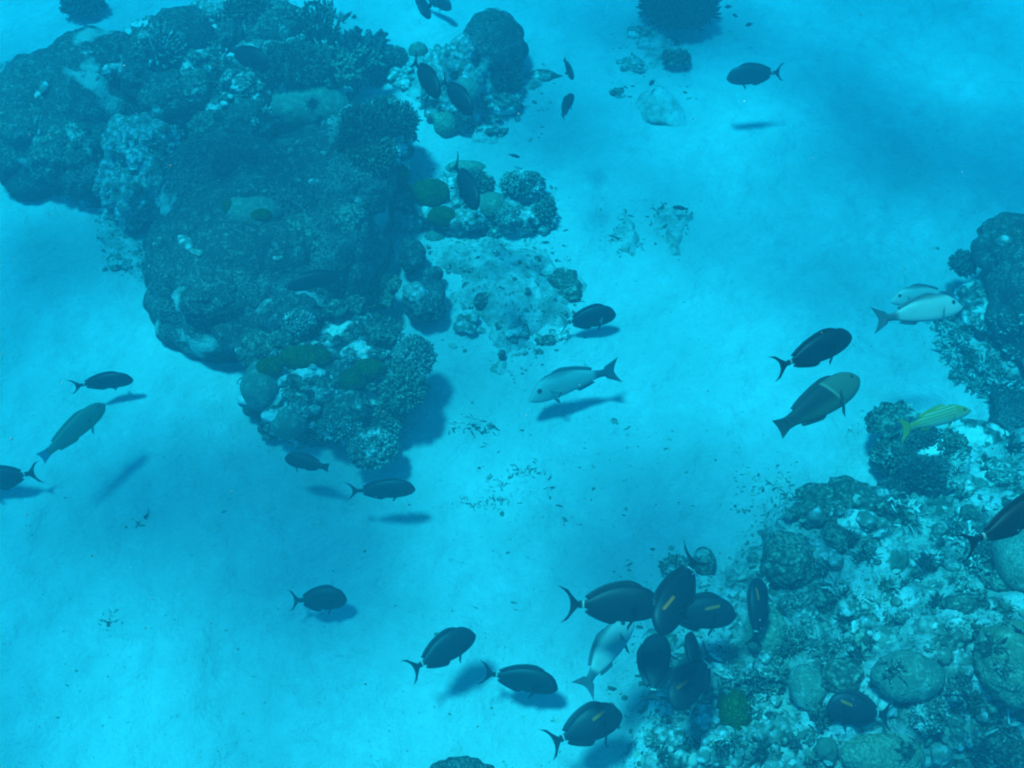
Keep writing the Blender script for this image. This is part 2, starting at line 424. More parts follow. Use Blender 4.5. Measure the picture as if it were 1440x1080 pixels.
def plates(name, label, cat, u, v, a, b, mat='brown', n=5, seed=None, z=None, up=.5, arc=2.2, spread=.35, group=None):
    """leafy coral: curved, wavy-edged blades of real thickness rising from one foot"""
    CNT[0] += 1; seed = seed or CNT[0]; rng = np.random.default_rng(seed)
    C = surf(u, v)[0] if z is None else at(u, v, z); k = depth_k(C); R = max(a, b) * k; sy_ = b / a
    Vs, Fs = [], []; m = 0; na, nr = 26, 9
    for i in range(n):
        ph = 2 * math.pi * i / n + rng.uniform(-.4, .4); ln = R * rng.uniform(.75, 1.1)
        A = np.linspace(-arc / 2, arc / 2, na)[None, :]; Rr = np.linspace(.12, 1, nr)[:, None]
        edge = 1 + .12 * np.sin(A * rng.uniform(5, 8) + i) + .06 * np.sin(A * 17 + i * 2)
        rad = Rr * ln * (edge ** Rr) * np.cos(A * .45)
        x = rad * np.cos(A + ph); y = rad * np.sin(A + ph) * sy_
        zz = ln * up * Rr ** 1.5 * (.8 + .25 * np.sin(A * 4 + i)) + .012 * np.sin(A * 11 + i * 3) * Rr + ln * spread * rng.uniform(-.25, .4)
        top = np.stack([x, y, zz + 0 * x], -1).reshape(-1, 3); th_ = .004 + .004 * (1 - np.repeat(Rr, na, 1).reshape(-1))
        bot = top.copy(); bot[:, 2] -= 2 * th_; bot[:, :2] *= .99
        f = grid_faces(na, nr); e = []
        idx = np.arange(na * nr).reshape(nr, na); loop = list(idx[0]) + list(idx[1:, -1]) + list(idx[-1, -2::-1]) + list(idx[-2:0:-1, 0])
        for j in range(len(loop)): p, q_ = loop[j], loop[(j + 1) % len(loop)]; e.append([p, q_, q_ + na * nr, p + na * nr])
        Vs += [top, bot]; Fs += [f + m, f[:, ::-1] + na * nr + m, np.array(e) + m]; m += 2 * na * nr
    U, F = ico(3); core = U * R * np.array([.4, .4 * sy_, .35]); 
    Vs.append(core); o = link(name, mkmesh(name, np.concatenate(Vs), [np.concatenate(Fs), F + m]), M[mat], loc=C)
    return tag(o, label, cat, group)

def pile(name, label, cat, u, v, a, b, mat='rock', n=9, z=0.0, hgt=.5, seed=None, on=False):
    """low heap of knobbly lumps grown into one rock"""
    CNT[0] += 1; seed = seed or CNT[0]; rng = np.random.default_rng(seed)
    C = surf(u, v)[0] if on else at(u, v, z); k = depth_k(C); th = math.atan2(-ray(u, v)[2], ray(u, v)[1])
    ax = a * k; ay = b * k / math.sin(th); U, F = ico(4); Vs, Fs = [], []
    for i in range(n):
        t_ = rng.uniform(0, 6.28); q = math.sqrt((i + .3) / n) * .8
        p = np.array([ax * q * math.cos(t_), ay * q * math.sin(t_), 0]); s_ = (ax + ay) / 2 * rng.uniform(.24, .5) * (1.15 - .5 * q)
        r = np.array([s_ * rng.uniform(.8, 1.4), s_ * rng.uniform(.7, 1.1), s_ * hgt * rng.uniform(.7, 1.5)])
        Vs.append(U * r * lumps(U, r, 'rock', seed + i)[:, None] + p); Fs.append(F + len(U) * i)
    V = np.concatenate(Vs); F = np.concatenate(Fs)
    o = link(name, mkmesh(name, V, F), M[mat], loc=C); tag(o, label, cat)
    BV.append(BVHTree.FromPolygons((V + C).tolist(), F.tolist()))
    return o

# ================================================================== LEFT REEF (big coral head)
# rock the corals have grown on
blob('reef_rock', 'rugged rock under the corals at the top of the big left reef', 'rock', 330, 105, 178, 92, 'rock', 'rock', z=.12, q=.6, base=True, seed=3)
blob('reef_rock', 'rock carrying the crowded coral garden at the lower tip of the left reef', 'rock', 470, 535, 112, 92, 'rock', 'rock', z=.06, q=.65, base=True, seed=4)
blob('reef_rock', 'pale pitted rock saddle between the two big boulder corals', 'rock', 205, 235, 62, 72, 'pale', 'rock', z=.12, q=.7, base=True, seed=5)
pile('reef_rock', 'small pale rock on the sand under the rock saddle', 'rock', 165, 285, 40, 26, 'pale', n=10)
blob('reef_rock', 'rock on the right flank of the left reef beneath the fine bushy coral', 'rock', 515, 205, 62, 60, 'rock', 'rock', z=.14, q=.7, base=True, seed=7)
pile('reef_rock', 'pale rubble heap at the lower end of the rock saddle', 'rock', 150, 268, 42, 22, 'pale', 12, z=.03)
pile('reef_rock', 'pale rubble at the foot of the left edge boulder', 'rock', 108, 270, 26, 12, 'pale', 10, z=.0)
# massive heads
giant = blob('boulder_coral', 'giant dark lobed boulder coral in the middle of the left reef', 'coral', 380, 358, 166, 155, 'dark', 'massive', z=.08, q=.68, base=True, seed=11)
blob('boulder_coral', 'smooth dark shoulder of boulder coral rising behind the giant boulder', 'coral', 315, 262, 84, 74, 'dark', 'massive', z=.26, q=.6, base=True, seed=12)
blob('boulder_coral', 'dark lumpy boulder coral with white specks below the greenish dome coral', 'coral', 458, 252, 98, 72, 'dark', 'massive', z=.30, q=.6, base=True, seed=13)
blob('boulder_coral', 'dark flat boulder coral on the right shoulder of the giant boulder', 'coral', 476, 345, 52, 80, 'dark', 'massive', z=.22, q=.7, base=True, seed=14)
edgeb = blob('boulder_coral', 'huge dark boulder coral at the left edge with pale streaks on its face', 'coral', 88, 178, 112, 100, 'dark', 'massive', z=.08, q=.75, base=True, seed=15)
blob('boulder_coral', 'dark rounded boulder coral on top of the one at the left edge', 'coral', 128, 92, 66, 48, 'dark', 'massive', z=.26, q=.6, base=True, seed=16)
blob('bare_patch', 'white bare scar', None, 262, 340, 8, 12, 'pale', 'rock', parent=giant, sub=3, q=.35, rot=35, sink=.3)
blob('bare_patch', 'white bare scar', None, 276, 353, 12, 5, 'pale', 'rock', parent=giant, sub=3, q=.35, rot=-35, sink=.3)
for uu, vv, aa in ((441, 254, 7), (419, 252, 6), (390, 361, 7), (372, 268, 4), (310, 380, 5), (313, 400, 4), (455, 214, 6), (458, 235, 4)):
    blob('bare_patch', None, None, uu, vv, aa, aa * .6, 'pale', 'rock', parent=giant, sub=3, q=.35, sink=.45)
for uu, vv, aa, bb in ((62, 118, 6, 10), (52, 132, 5, 6), (52, 165, 3, 8), (55, 183, 3, 6), (121, 73, 10, 3), (136, 108, 4, 4), (116, 104, 4, 5)):
    blob('bare_patch', None, None, uu, vv, aa, bb, 'pale', 'rock', parent=edgeb, sub=3, q=.35, sink=.4)
pile('dead_coral', 'pale star of bare rock between the dark boulders at the left edge', 'coral', 165, 92, 24, 14, 'pale', 9, on=True)
# crown of the reef
T = [
 ('boulder_coral', 'dark rounded coral head on the upper left crest of the reef', 256, 38, 46, 30, 'dark', 'massive'),
 ('boulder_coral', 'nearly black knob of coral left of the surgeonfish resting over the crest', 284, 50, 24, 20, 'black', 'smooth'),
 ('boulder_coral', 'paler round lobed coral above the pale rock saddle', 238, 130, 42, 36, 'brown', 'lobed'),
 ('boulder_coral', 'small brown lobed coral right of the paler round lobed coral', 275, 122, 22, 24, 'brown', 'lobed'),
 ('dome_coral', 'smooth greenish dome coral crowning the right of the left reef', 430, 147, 60, 34, 'smoothtan', 'smooth'),
 ('boulder_coral', 'dark lump of coral under the left rim of the dome coral', 352, 170, 42, 34, 'dark', 'massive'),
 ('boulder_coral', 'dark coral head at the very top of the left reef', 382, 32, 50, 34, 'brown', 'massive'),
 ('boulder_coral', 'small dark coral ball near the top edge above the black knob', 322, 46, 20, 18, 'dark', 'lobed'),
 ('boulder_coral', 'dark lump between the left edge boulder and the paler lobed coral', 198, 105, 32, 34, 'dark', 'massive'),
 ('boulder_coral', 'brown lump below the paler round lobed coral', 300, 180, 36, 28, 'brown', 'lobed'),
 ('dead_coral', 'pale crust of dead coral at the top edge above the left reef', 300, 12, 34, 16, 'pale', 'rock'),
 ('dead_coral', 'pale knob of dead coral right of the crest surgeonfish', 345, 118, 26, 12, 'knob', 'knobby'),
]
for nme, lab, u, v, a, b, mt, st in T:
    blob(nme, lab, 'coral', u, v, a, b, mt, st, base=True, sub=5)
T = [
 ('boulder_coral', 'sloping paler ledge of coral on top of the giant boulder', 352, 288, 44, 30, 'smoothtan', 'smooth'),
 ('boulder_coral', 'nearly black lump standing in for the shadow behind the paler ledge', 335, 222, 40, 26, 'black', 'massive'),  # black lump put in where a dark shadow lies
 ('boulder_coral', 'lumpy dark coral bulge right of the paler ledge', 425, 318, 48, 34, 'brown', 'lobed'),
 ('boulder_coral', 'knobby grey coral bulge on the right face of the giant boulder', 480, 300, 38, 30, 'brown', 'lobed'),
 ('boulder_coral', 'grey lobed bulge under the dome coral', 420, 205, 40, 22, 'brown', 'lobed'),
 ('boulder_coral', 'lobed dark bulge low on the left of the giant boulder', 300, 395, 60, 44, 'dark', 'lobed'),
 ('boulder_coral', 'wide dark bulge at the front of the giant boulder', 385, 430, 60, 36, 'dark', 'lobed'),
 ('green_coral', 'left of the two dull green cushions on the paler ledge', 322, 288, 14, 12, 'green', 'smooth'),
 ('green_coral', 'right of the two dull green cushions on the paler ledge', 364, 298, 17, 10, 'green', 'smooth'),
 ('boulder_coral', 'grey lobed bulge in the middle of the left edge boulder', 85, 195, 52, 44, 'brown', 'massive'),
 ('boulder_coral', 'lobed bulge low on the left edge boulder', 118, 240, 34, 28, 'dark', 'lobed'),
]
for nme, lab, u, v, a, b, mt, st in T:
    blob(nme, lab, 'coral', u, v, a, b, mt, st, base=True, sub=6, sink=.55)
bush('bushy_coral', 'fine grey bushy coral spread left of the finger corals on the crest', 'coral', 410, 92, 64, 30, 'brown', 900, .25, .0045, q=.6)
bush('bushy_coral', 'clumpy pale tipped coral on the upper left of the crest', 'coral', 226, 70, 40, 34, 'knob', 260, .3, .010, q=.7)
bush('bushy_coral', 'tufted coral on the top edge left of the comb coral', 'coral', 350, 14, 40, 18, 'brown', 300, .3, .006)
bush('bushy_coral', 'dark bristly coral bulging under the finger coral fan', 'coral', 520, 100, 32, 34, 'black', 420, .28, .006)
bush('bushy_coral', 'brown bushy coral at the right edge of the left reef by the sand', 'coral', 545, 178, 48, 40, 'brown', 700, .3, .005)
bush('bushy_coral', 'fine dark bushy coral on the right flank above the giant boulder', 'coral', 505, 190, 42, 40, 'dark', 700, .3, .005)
bush('bushy_coral', 'speckled bushy coral low on the right flank above the green coral balls', 'coral', 522, 225, 40, 34, 'brown', 700, .28, .005)
fingers('finger_coral', 'stout pale finger coral in front of the comb coral', 'coral', 470, 92, 32, 30, 'tan', 30, .015, .4, (.1, 0, 1))
fingers('finger_coral', 'comb of thin upright coral fingers on the crest skyline', 'coral', 452, 40, 36, 30, 'brown', 40, .009, .5, (0, .2, 1), side=2)
fingers('finger_coral', 'dark stubby fan of coral fingers leaning right over open sand', 'coral', 500, 55, 28, 26, 'dark', 20, .020, .42, (.6, .1, .7))
fingers('finger_coral', 'short knobby coral fingers beside the dome coral', 'coral', 500, 84, 24, 20, 'brown', 20, .013, .55, (.3, 0, 1))
# lower tip garden
T = [
 ('boulder_coral', 'tan rounded lobe on the left rim of the lower coral garden', 362, 488, 30, 30, 'brown', 'lobed'),
 ('dome_coral', 'smooth bluish dome on the lower left rim of the coral garden', 369, 540, 30, 36, 'smoothtan', 'smooth'),
 ('dome_coral', 'smooth round dome at the foot of the coral garden next to the sand', 404, 592, 26, 24, 'smoothtan', 'smooth'),
 ('dome_coral', 'small brown lump at the foot right of the round dome', 447, 612, 18, 13, 'brown', 'smooth'),
 ('green_coral', 'largest olive green coral patch across the coral garden', 430, 503, 38, 18, 'green', 'smooth'),
 ('green_coral', 'round green coral cushion right of the largest green patch', 497, 535, 21, 18, 'green', 'smooth'),
 ('green_coral', 'small green coral cushion on the left rim of the coral garden', 379, 517, 19, 14, 'green', 'smooth'),
 ('green_coral', 'narrow green coral pad just right of the round green cushion', 520, 519, 24, 14, 'green', 'smooth'),
 ('boulder_coral', 'grey lobed coral under the largest green patch', 440, 545, 36, 18, 'brown', 'lobed'),
 ('boulder_coral', 'brown lobed coral in the lower middle of the coral garden', 488, 570, 34, 24, 'brown', 'lobed'),
 ('boulder_coral', 'brown lump above the largest green patch', 400, 475, 24, 16, 'brown', 'lobed'),
 ('dead_coral', 'white patch of dead coral left of the green cushion', 455, 556, 28, 10, 'pale', 'rock'),
 ('dead_coral', 'white wedge of bare rock under the largest green patch', 399, 534, 11, 10, 'pale', 'rock'),
 ('dead_coral', 'pale crumbly rock above the round dome', 425, 572, 22, 14, 'knob', 'rock'),
]
for nme, lab, u, v, a, b, mt, st in T:
    blob(nme, lab, 'coral', u, v, a, b, mt, st, base=True, sub=5, sink=.1 if 'green' in nme else .25)
bush('knobby_coral', 'pale knobby cauliflower coral at the bottom tip of the left reef', 'coral', 525, 632, 36, 30, 'knob', 240, .22, .011, q=.8, z=.10)
bush('knobby_coral', 'speckled knobby coral on the right rim of the coral garden', 'coral', 582, 505, 30, 34, 'knob', 500, .22, .0065, z=.2)
bush('bushy_coral', 'dark bushy coral with pale tips on the right rim above the shaded sand', 'coral', 568, 548, 34, 34, 'brown', 420, .28, .008, z=.2)
bush('bushy_coral', 'grey bushy coral on the lower right side of the coral garden', 'coral', 540, 590, 34, 28, 'brown', 420, .26, .007)
bush('bushy_coral', 'fine pale bushy coral below the giant boulder', 'coral', 420, 455, 26, 18, 'knob', 360, .25, .005)
bush('bushy_coral', 'fine coral tuft at the bottom rim left of the cauliflower coral', 'coral', 478, 600, 34, 22, 'knob', 420, .25, .006)
plates('plate_coral', 'leafy plate coral with pale rims below the giant boulder', 'coral', 470, 432, 42, 30, 'brown', 6, up=.5)
plates('plate_coral', 'folded vase of plate coral with a white rim facing the sand', 'coral', 512, 428, 50, 40, 'brown', 7, up=.75)
plates('plate_coral', 'dark leafy coral on the right shoulder of the coral garden', 'coral', 532, 468, 36, 28, 'brown', 7, up=.45)
# small heads just right of the giant boulder
blob('boulder_coral', 'small dark coral ball between the giant boulder and the patch reef', 'coral', 578, 360, 19, 23, 'dark', 'massive', z=.10)
blob('boulder_coral', 'small dark coral ball above the crescent coral', 'coral', 606, 388, 16, 15, 'dark', 'massive', z=.07)
cres = blob('boulder_coral', 'dark crescent shaped coral with a pale hollow top beside the giant boulder', 'coral', 598, 424, 29, 31, 'dark', 'massive', z=.09, q=.7)
blob('hollow', 'pale dead top of the crescent coral', None, 583, 410, 18, 14, 'pale', 'rock', parent=cres, z=.155, q=.5, sub=4)
# ================================================================== PATCH REEF RIGHT OF THE GIANT BOULDER
blob('reef_rock', 'rock base of the patch reef with the green corals', 'rock', 628, 290, 70, 38, 'pale', 'rock', z=.04, q=.55, base=True, seed=21)
blob('reef_rock', 'rock at the right end of the patch reef by open sand', 'rock', 735, 292, 42, 40, 'pale', 'rock', z=.03, q=.75, base=True, seed=22)
T = [
 ('green_coral', 'large green brain coral on the patch reef', 605, 270, 29, 22, 'green', 'smooth'),
 ('green_coral', 'upper of the two small green coral balls left of the large green brain coral', 561, 243, 16, 15, 'green', 'smooth'),
 ('green_coral', 'lower of the two small green coral balls left of the large green brain coral', 567, 269, 14, 13, 'green', 'smooth'),
 ('green_coral', 'olive arch of coral behind the hanging surgeonfish on the patch reef', 655, 236, 30, 12, 'tan', 'smooth'),
 ('green_coral', 'green coral pad at the lower edge of the patch reef', 622, 303, 22, 15, 'green', 'smooth'),
 ('green_coral', 'yellowish coral dome in the middle of the patch reef', 692, 286, 22, 18, 'tan', 'smooth'),
 ('boulder_coral', 'pale topped ball of coral at the lower edge of the patch reef', 716, 303, 18, 16, 'knob', 'knobby'),
 ('boulder_coral', 'round pale coral ball near the right tip of the patch reef', 764, 318, 15, 15, 'knob', 'knobby'),
 ('boulder_coral', 'small greyish dome below the green pad on pale sand', 612, 332, 15, 10, 'smoothtan', 'smooth'),
 ('boulder_coral', 'small knobby coral ball under the middle of the patch reef', 692, 326, 15, 13, 'knob', 'knobby'),
 ('dead_coral', 'pale crumbly rock left of the green pad', 572, 308, 24, 14, 'pale', 'rock'),
 ('dead_coral', 'white rubbly rock between the green pad and the yellowish dome', 655, 308, 24, 14, 'pale', 'rock'),
]
for nme, lab, u, v, a, b, mt, st in T:
    blob(nme, lab, 'coral', u, v, a, b, mt, st, base=True, sub=5)
bush('bushy_coral', 'bushy coral forming the top right of the patch reef', 'coral', 735, 262, 36, 20, 'knob', 420, .28, .006, q=.7)
bush('bushy_coral', 'small bushy coral on the right end of the patch reef', 'coral', 765, 296, 16, 20, 'brown', 260, .28, .006, q=.7)
bush('bushy_coral', 'speckled bushy coral in the gap of the patch reef behind the surgeonfish', 'coral', 668, 262, 30, 22, 'brown', 360, .28, .006, q=.7)
pile('reef_rock', 'thin trail of rock running down from the patch reef onto sand', 'rock', 778, 345, 22, 7, 'rock', n=10)
# low mounds on the sand, centre
T = [
 ('reef_rock', 'low brown reef mound behind the dark fish with a pale tail', 790, 402, 38, 22, 'brown', 'rock', .02),
 ('reef_rock', 'low brown reef lump at the left of the central mound', 758, 396, 18, 15, 'rock', 'rock', .01),
 ('reef_rock', 'dark rim of rock at the foot of the central mound', 768, 436, 24, 9, 'rock', 'rock', .0),
 ('reef_rock', 'flat dark rubble ledge below the central mound', 758, 478, 28, 8, 'rock', 'rock', .0),
 ('reef_rock', 'flat pale ledge left of the dark rubble ledge', 790, 470, 22, 9, 'pale', 'rock', .0),
 ('boulder_coral', 'dark little coral ball on the pale sand below the patch reef', 680, 422, 11, 12, 'dark', 'massive', .03),
 ('boulder_coral', 'small brown coral ball left of the dark little ball', 659, 405, 9, 9, 'brown', 'massive', .02),
 ('boulder_coral', 'tiny dark coral knob above the dark little ball', 683, 403, 5, 6, 'dark', 'massive', .02),
 ('boulder_coral', 'dark coral knob alone on the sand left of the white snapper', 706, 500, 7, 8, 'dark', 'massive', .02),
 ('reef_rock', 'brown flat stone on the pale sand under the patch reef', 630, 370, 12, 6, 'brown', 'rock', .01),
]
for nme, lab, u, v, a, b, mt, st, z in T:
    if st == 'rock': pile(nme, lab, 'rock', u, v, a, b, mt, 12, z)
    else: blob(nme, lab, 'coral', u, v, a, b, mt, st, z=z, q=.7, base=True)
pile('reef_rock', 'pale crusted rubble heap right of the crescent coral', 'rock', 655, 455, 26, 14, 'pale', 12, z=.03)
pile('reef_rock', 'pale crusted rubble heap below the middle of the patch reef', 'rock', 705, 368, 30, 12, 'pale', 12, z=.04)
pile('reef_rock', 'pale rubble heap left of the flat dark ledge', 'rock', 722, 462, 24, 14, 'knob', 12, z=.04)
# ================================================================== FAR CORAL HEAD, TOP MIDDLE
blob('reef_rock', 'pale pitted rock base of the far coral head', 'rock', 640, 122, 48, 58, 'pale', 'rock', z=.06, q=.7, base=True, seed=31)
pile('reef_rock', 'low pale rock left of the far coral head', 'rock', 583, 108, 38, 30, 'pale', n=10)
blob('boulder_coral', 'big dark round boulder coral standing far off at the top middle', 'coral', 692, 72, 47, 56, 'dark', 'massive', z=.10, q=.8, base=True, seed=33)
T = [
 ('boulder_coral', 'olive dark coral lump at the foot of the far coral head', 628, 170, 20, 22, 'tan', 'smooth'),
 ('boulder_coral', 'small dark coral lump right of the olive lump', 650, 160, 12, 14, 'brown', 'massive'),
 ('dead_coral', 'pale knobby dead coral on sand below the far coral head', 678, 182, 24, 8, 'knob', 'rock'),
 ('dead_coral', 'crumbly coral rock under the far boulder', 700, 145, 32, 16, 'rock', 'rock'),
 ('dead_coral', 'pale rock left of the far boulder top', 650, 70, 22, 24, 'pale', 'rock'),
 ('boulder_coral', 'small green topped coral behind the hanging surgeonfish pair', 588, 70, 14, 13, 'tan', 'smooth'),
 ('dead_coral', 'ridge of pale rubble trailing right from the far coral head', 760, 108, 26, 10, 'rock', 'rock'),
 ('boulder_coral', 'smooth olive dome in the middle of the far coral head', 655, 125, 22, 16, 'smoothtan', 'smooth'),
]
for nme, lab, u, v, a, b, mt, st in T:
    blob(nme, lab, 'coral', u, v, a, b, mt, st, base=True, sub=4)
bush('bushy_coral', 'small dark bushy coral on sand left of the far coral head', 'coral', 556, 80, 18, 13, 'brown', 200, .3, .007, z=.05)
bush('bushy_coral', 'bushy coral on the shaded right side of the far coral head', 'coral', 705, 118, 34, 24, 'dark', 300, .28, .007)
# top edge clumps
bush('bushy_coral', 'big dark bristly coral cut by the top edge of the photo', 'coral', 955, 8, 60, 42, 'black', 900, .28, .008, z=.10, q=.7)
pile('reef_rock', 'pale rock under the bristly coral at the top edge', 'rock', 915, 55, 34, 16, 'rock', n=10)
bush('bushy_coral', 'small dark bushy tuft on sand below the bristly coral', 'coral', 950, 82, 22, 14, 'brown', 220, .3, .007, z=.04)
pile('reef_rock', 'low pale rubble patch below the top edge rock', 'rock', 890, 92, 30, 9, 'pale', n=10)
blob('plate_coral', 'pale flat kidney shaped coral lying alone on the far sand', 'coral', 930, 162, 35, 27, 'bank', 'smooth', z=.0, q=.3, sub=5, seed=203, rot=0, warp=lambda V, r: np.stack([V[:, 0], V[:, 1] + .05 - .4 * r[1] * (V[:, 0] / r[0]) ** 2 - .35 * V[:, 0], V[:, 2] + .018 * np.cos(V[:, 0] / r[0] * 2)], 1))
pile('reef_rock', 'small brown rock piece left of the kidney shaped coral', 'rock', 868, 130, 16, 6, 'rock', n=10)
bush('bushy_coral', 'dark coral clump cut by the top left edge of the photo', 'coral', 118, 8, 34, 20, 'dark', 320, .28, .009, z=.06)
pile('reef_rock', 'pale little rock at the left edge above the dark boulder', 'rock', 4, 98, 18, 12, 'pale', n=10)
pile('reef_rock', 'low brown rubble heap on sand left of the giant boulder', 'rock', 172, 362, 28, 20, 'pale', n=10)
blob('boulder_coral', 'dark mound just entering the bottom edge of the photo', 'coral', 650, 1082, 40, 16, 'dark', 'massive', z=.05)
# lacy dead branches lying on the sand
def debris(label, pts, n, seed, L=.030, r=.0030, mat='rock', name='coral_debris', sp=.05):
    rng = np.random.default_rng(seed); P0, D = [], []
    for i in range(n):
        t_ = rng.random() * (len(pts) - 1); j = int(t_); f = t_ - j
        u = pts[j][0] * (1 - f) + pts[j + 1][0] * f; v = pts[j][1] * (1 - f) + pts[j + 1][1] * f
        p = at(u, v, 0) + rng.normal(size=3) * sp * np.array([1, 1, 0]) * .4
        p[2] = ground_z(p[0], p[1]) + .003; P0.append(p); D.append([*rng.normal(size=2), rng.uniform(-.05, .35)])
    P0 = np.array(P0); c = P0.mean(0)
    V, Q, T3 = tubes(P0 - c, np.array(D), L * rng.uniform(.4, 1.2, n), r * rng.uniform(.6, 1.4, n), r * .5, curve=.5, rng=rng, ns=5, nr=4)
    return tag(link(name, mkmesh(name, V, [Q, T3]), M[mat], loc=c), label, 'coral debris')
debris('brittle dead coral twigs on the left lacy rubble patch', [(880, 305), (866, 325), (880, 345), (893, 340), (880, 355), (868, 352)], 45, 51)
debris('brittle dead coral twigs on the right lacy rubble patch', [(920, 325), (925, 300), (945, 292), (962, 300), (958, 330), (944, 352)], 50, 52)
debris('thin scatter of coral twigs below the white snapper', [(640, 597), (665, 592), (690, 605)], 40, 53)
debris('scribbly dead twigs on open sand in the middle', [(700, 675), (722, 672), (725, 655), (750, 655), (775, 680)], 60, 54, .025, .002)
debris('faint broken twigs on sand under the scribbly ones', [(650, 705), (680, 695), (705, 700), (690, 712)], 45, 55, .022, .002)
debris('dark twig tuft on sand near the lower left edge', [(150, 885), (158, 872), (150, 882)], 20, 56, .02, .0025)
debris('single curled twig on sand below the green parrotfish', [(196, 735), (200, 728)], 8, 57, .03, .003)
debris('twigs and weed at the sandy edge of the reef slope', [(1085, 690), (1095, 668), (1100, 700), (1120, 705), (1065, 735)], 60, 58, .03, .003)
debris('sparse twigs on sand beside the striped fish', [(1205, 600), (1225, 585), (1190, 615)], 24, 59, .025, .0025)
# ================================================================== RIGHT SIDE
blob('boulder_coral', 'large dark boulder coral cut by the right edge', 'coral', 1458, 425, 68, 104, 'dark', 'massive', z=.18, q=.8, base=True, seed=61)
blob('boulder_coral', 'dark sloping coral shelf above the boulder at the right edge', 'coral', 1442, 352, 72, 50, 'dark', 'massive', z=.26, q=.7, base=True, seed=62)
blob('dead_coral', 'pale bare knob on the sloping shelf at the right edge', 'coral', 1412, 338, 10, 9, 'pale', 'rock', sub=4)
bush('bushy_coral', 'dark bushy coral ring round a pale centre near the right edge', 'coral', 1354, 372, 17, 20, 'dark', 200, .3, .007, z=.15)
blob('dead_coral', 'pale centre of bare coral inside the dark bushy ring', 'coral', 1358, 369, 9, 9, 'knob', 'knobby', sub=4)
blob('reef_rock', 'rubble rock under the corals left of the right edge boulder', 'rock', 1380, 440, 36, 40, 'rock', 'rock', z=.06, q=.7, base=True)
def thicket(label, reg, n, seed, group=None, L=.035, r=.0065, mat='knob', zoff=0.0, flat=.5):
    rng = np.random.default_rng(seed); P0 = []
    poly = np.array(reg, float); lo, hi = poly.min(0), poly.max(0)
    while len(P0) < n:
        u, v = rng.uniform(lo, hi)
        if sdist(np.array([u]), np.array([v]), poly)[0] > 0:
            p = at(u, v, .02); p[2] = ground_z(p[0], p[1]) + zoff * rng.random(); P0.append(p)
    P0 = np.array(P0); c = P0.mean(0); D = rng.normal(size=(n, 3)); D[:, 2] = np.abs(D[:, 2]) * flat
    V, Q, T3 = tubes(P0 - c, D, L * rng.uniform(.4, 1.3, n), r * rng.uniform(.7, 1.4, n), r * .6, curve=.4, rng=rng, ns=6, nr=4)
    return tag(link('staghorn_thicket', mkmesh('staghorn_thicket', V, [Q, T3]), M[mat], loc=c), label, 'coral')
thicket('tangled staghorn branches on sand below the two pale snappers', [(1312, 445), (1360, 430), (1420, 480), (1440, 545), (1400, 555), (1360, 520), (1318, 490)], 420, 71, zoff=.05)
thicket('loose staghorn twigs along the far edge of the tangled thicket', [(1340, 500), (1400, 540), (1440, 560), (1400, 565), (1340, 530)], 110, 72, L=.05)
# coral outcrop behind the striped fish
blob('reef_rock', 'low rock joining the outcrop to the reef at the right edge', 'rock', 1365, 618, 52, 24, 'rock', 'rock', z=.04, q=.7, base=True)
blob('reef_rock', 'rock of the outcrop under the yellow striped fish', 'rock', 1290, 640, 58, 40, 'rock', 'rock', z=.10, q=.8, base=True, seed=63)
plates('plate_coral', 'upright blades of coral at the left tip of the outcrop', 'coral', 1246, 600, 36, 28, 'brown', 7, up=.7, z=.13)
bush('bushy_coral', 'dark bushy coral just below the yellow striped fish', 'coral', 1285, 612, 34, 22, 'dark', 420, .3, .007, z=.17)
bush('bushy_coral', 'grey branching coral on the right of the outcrop', 'coral', 1330, 632, 34, 26, 'brown', 420, .32, .007, z=.14)
bush('bushy_coral', 'brown branching coral on the left face of the outcrop', 'coral', 1258, 640, 32, 28, 'brown', 420, .3, .007, z=.12)
bush('bushy_coral', 'dark branching coral low on the outcrop above the smooth ridge', 'coral', 1300, 668, 44, 24, 'dark', 520, .3, .007)
plates('plate_coral', 'tall dark leaf coral leaning at the right edge beside the striped fish', 'coral', 1415, 595, 24, 36, 'dark', 3, up=1.2)
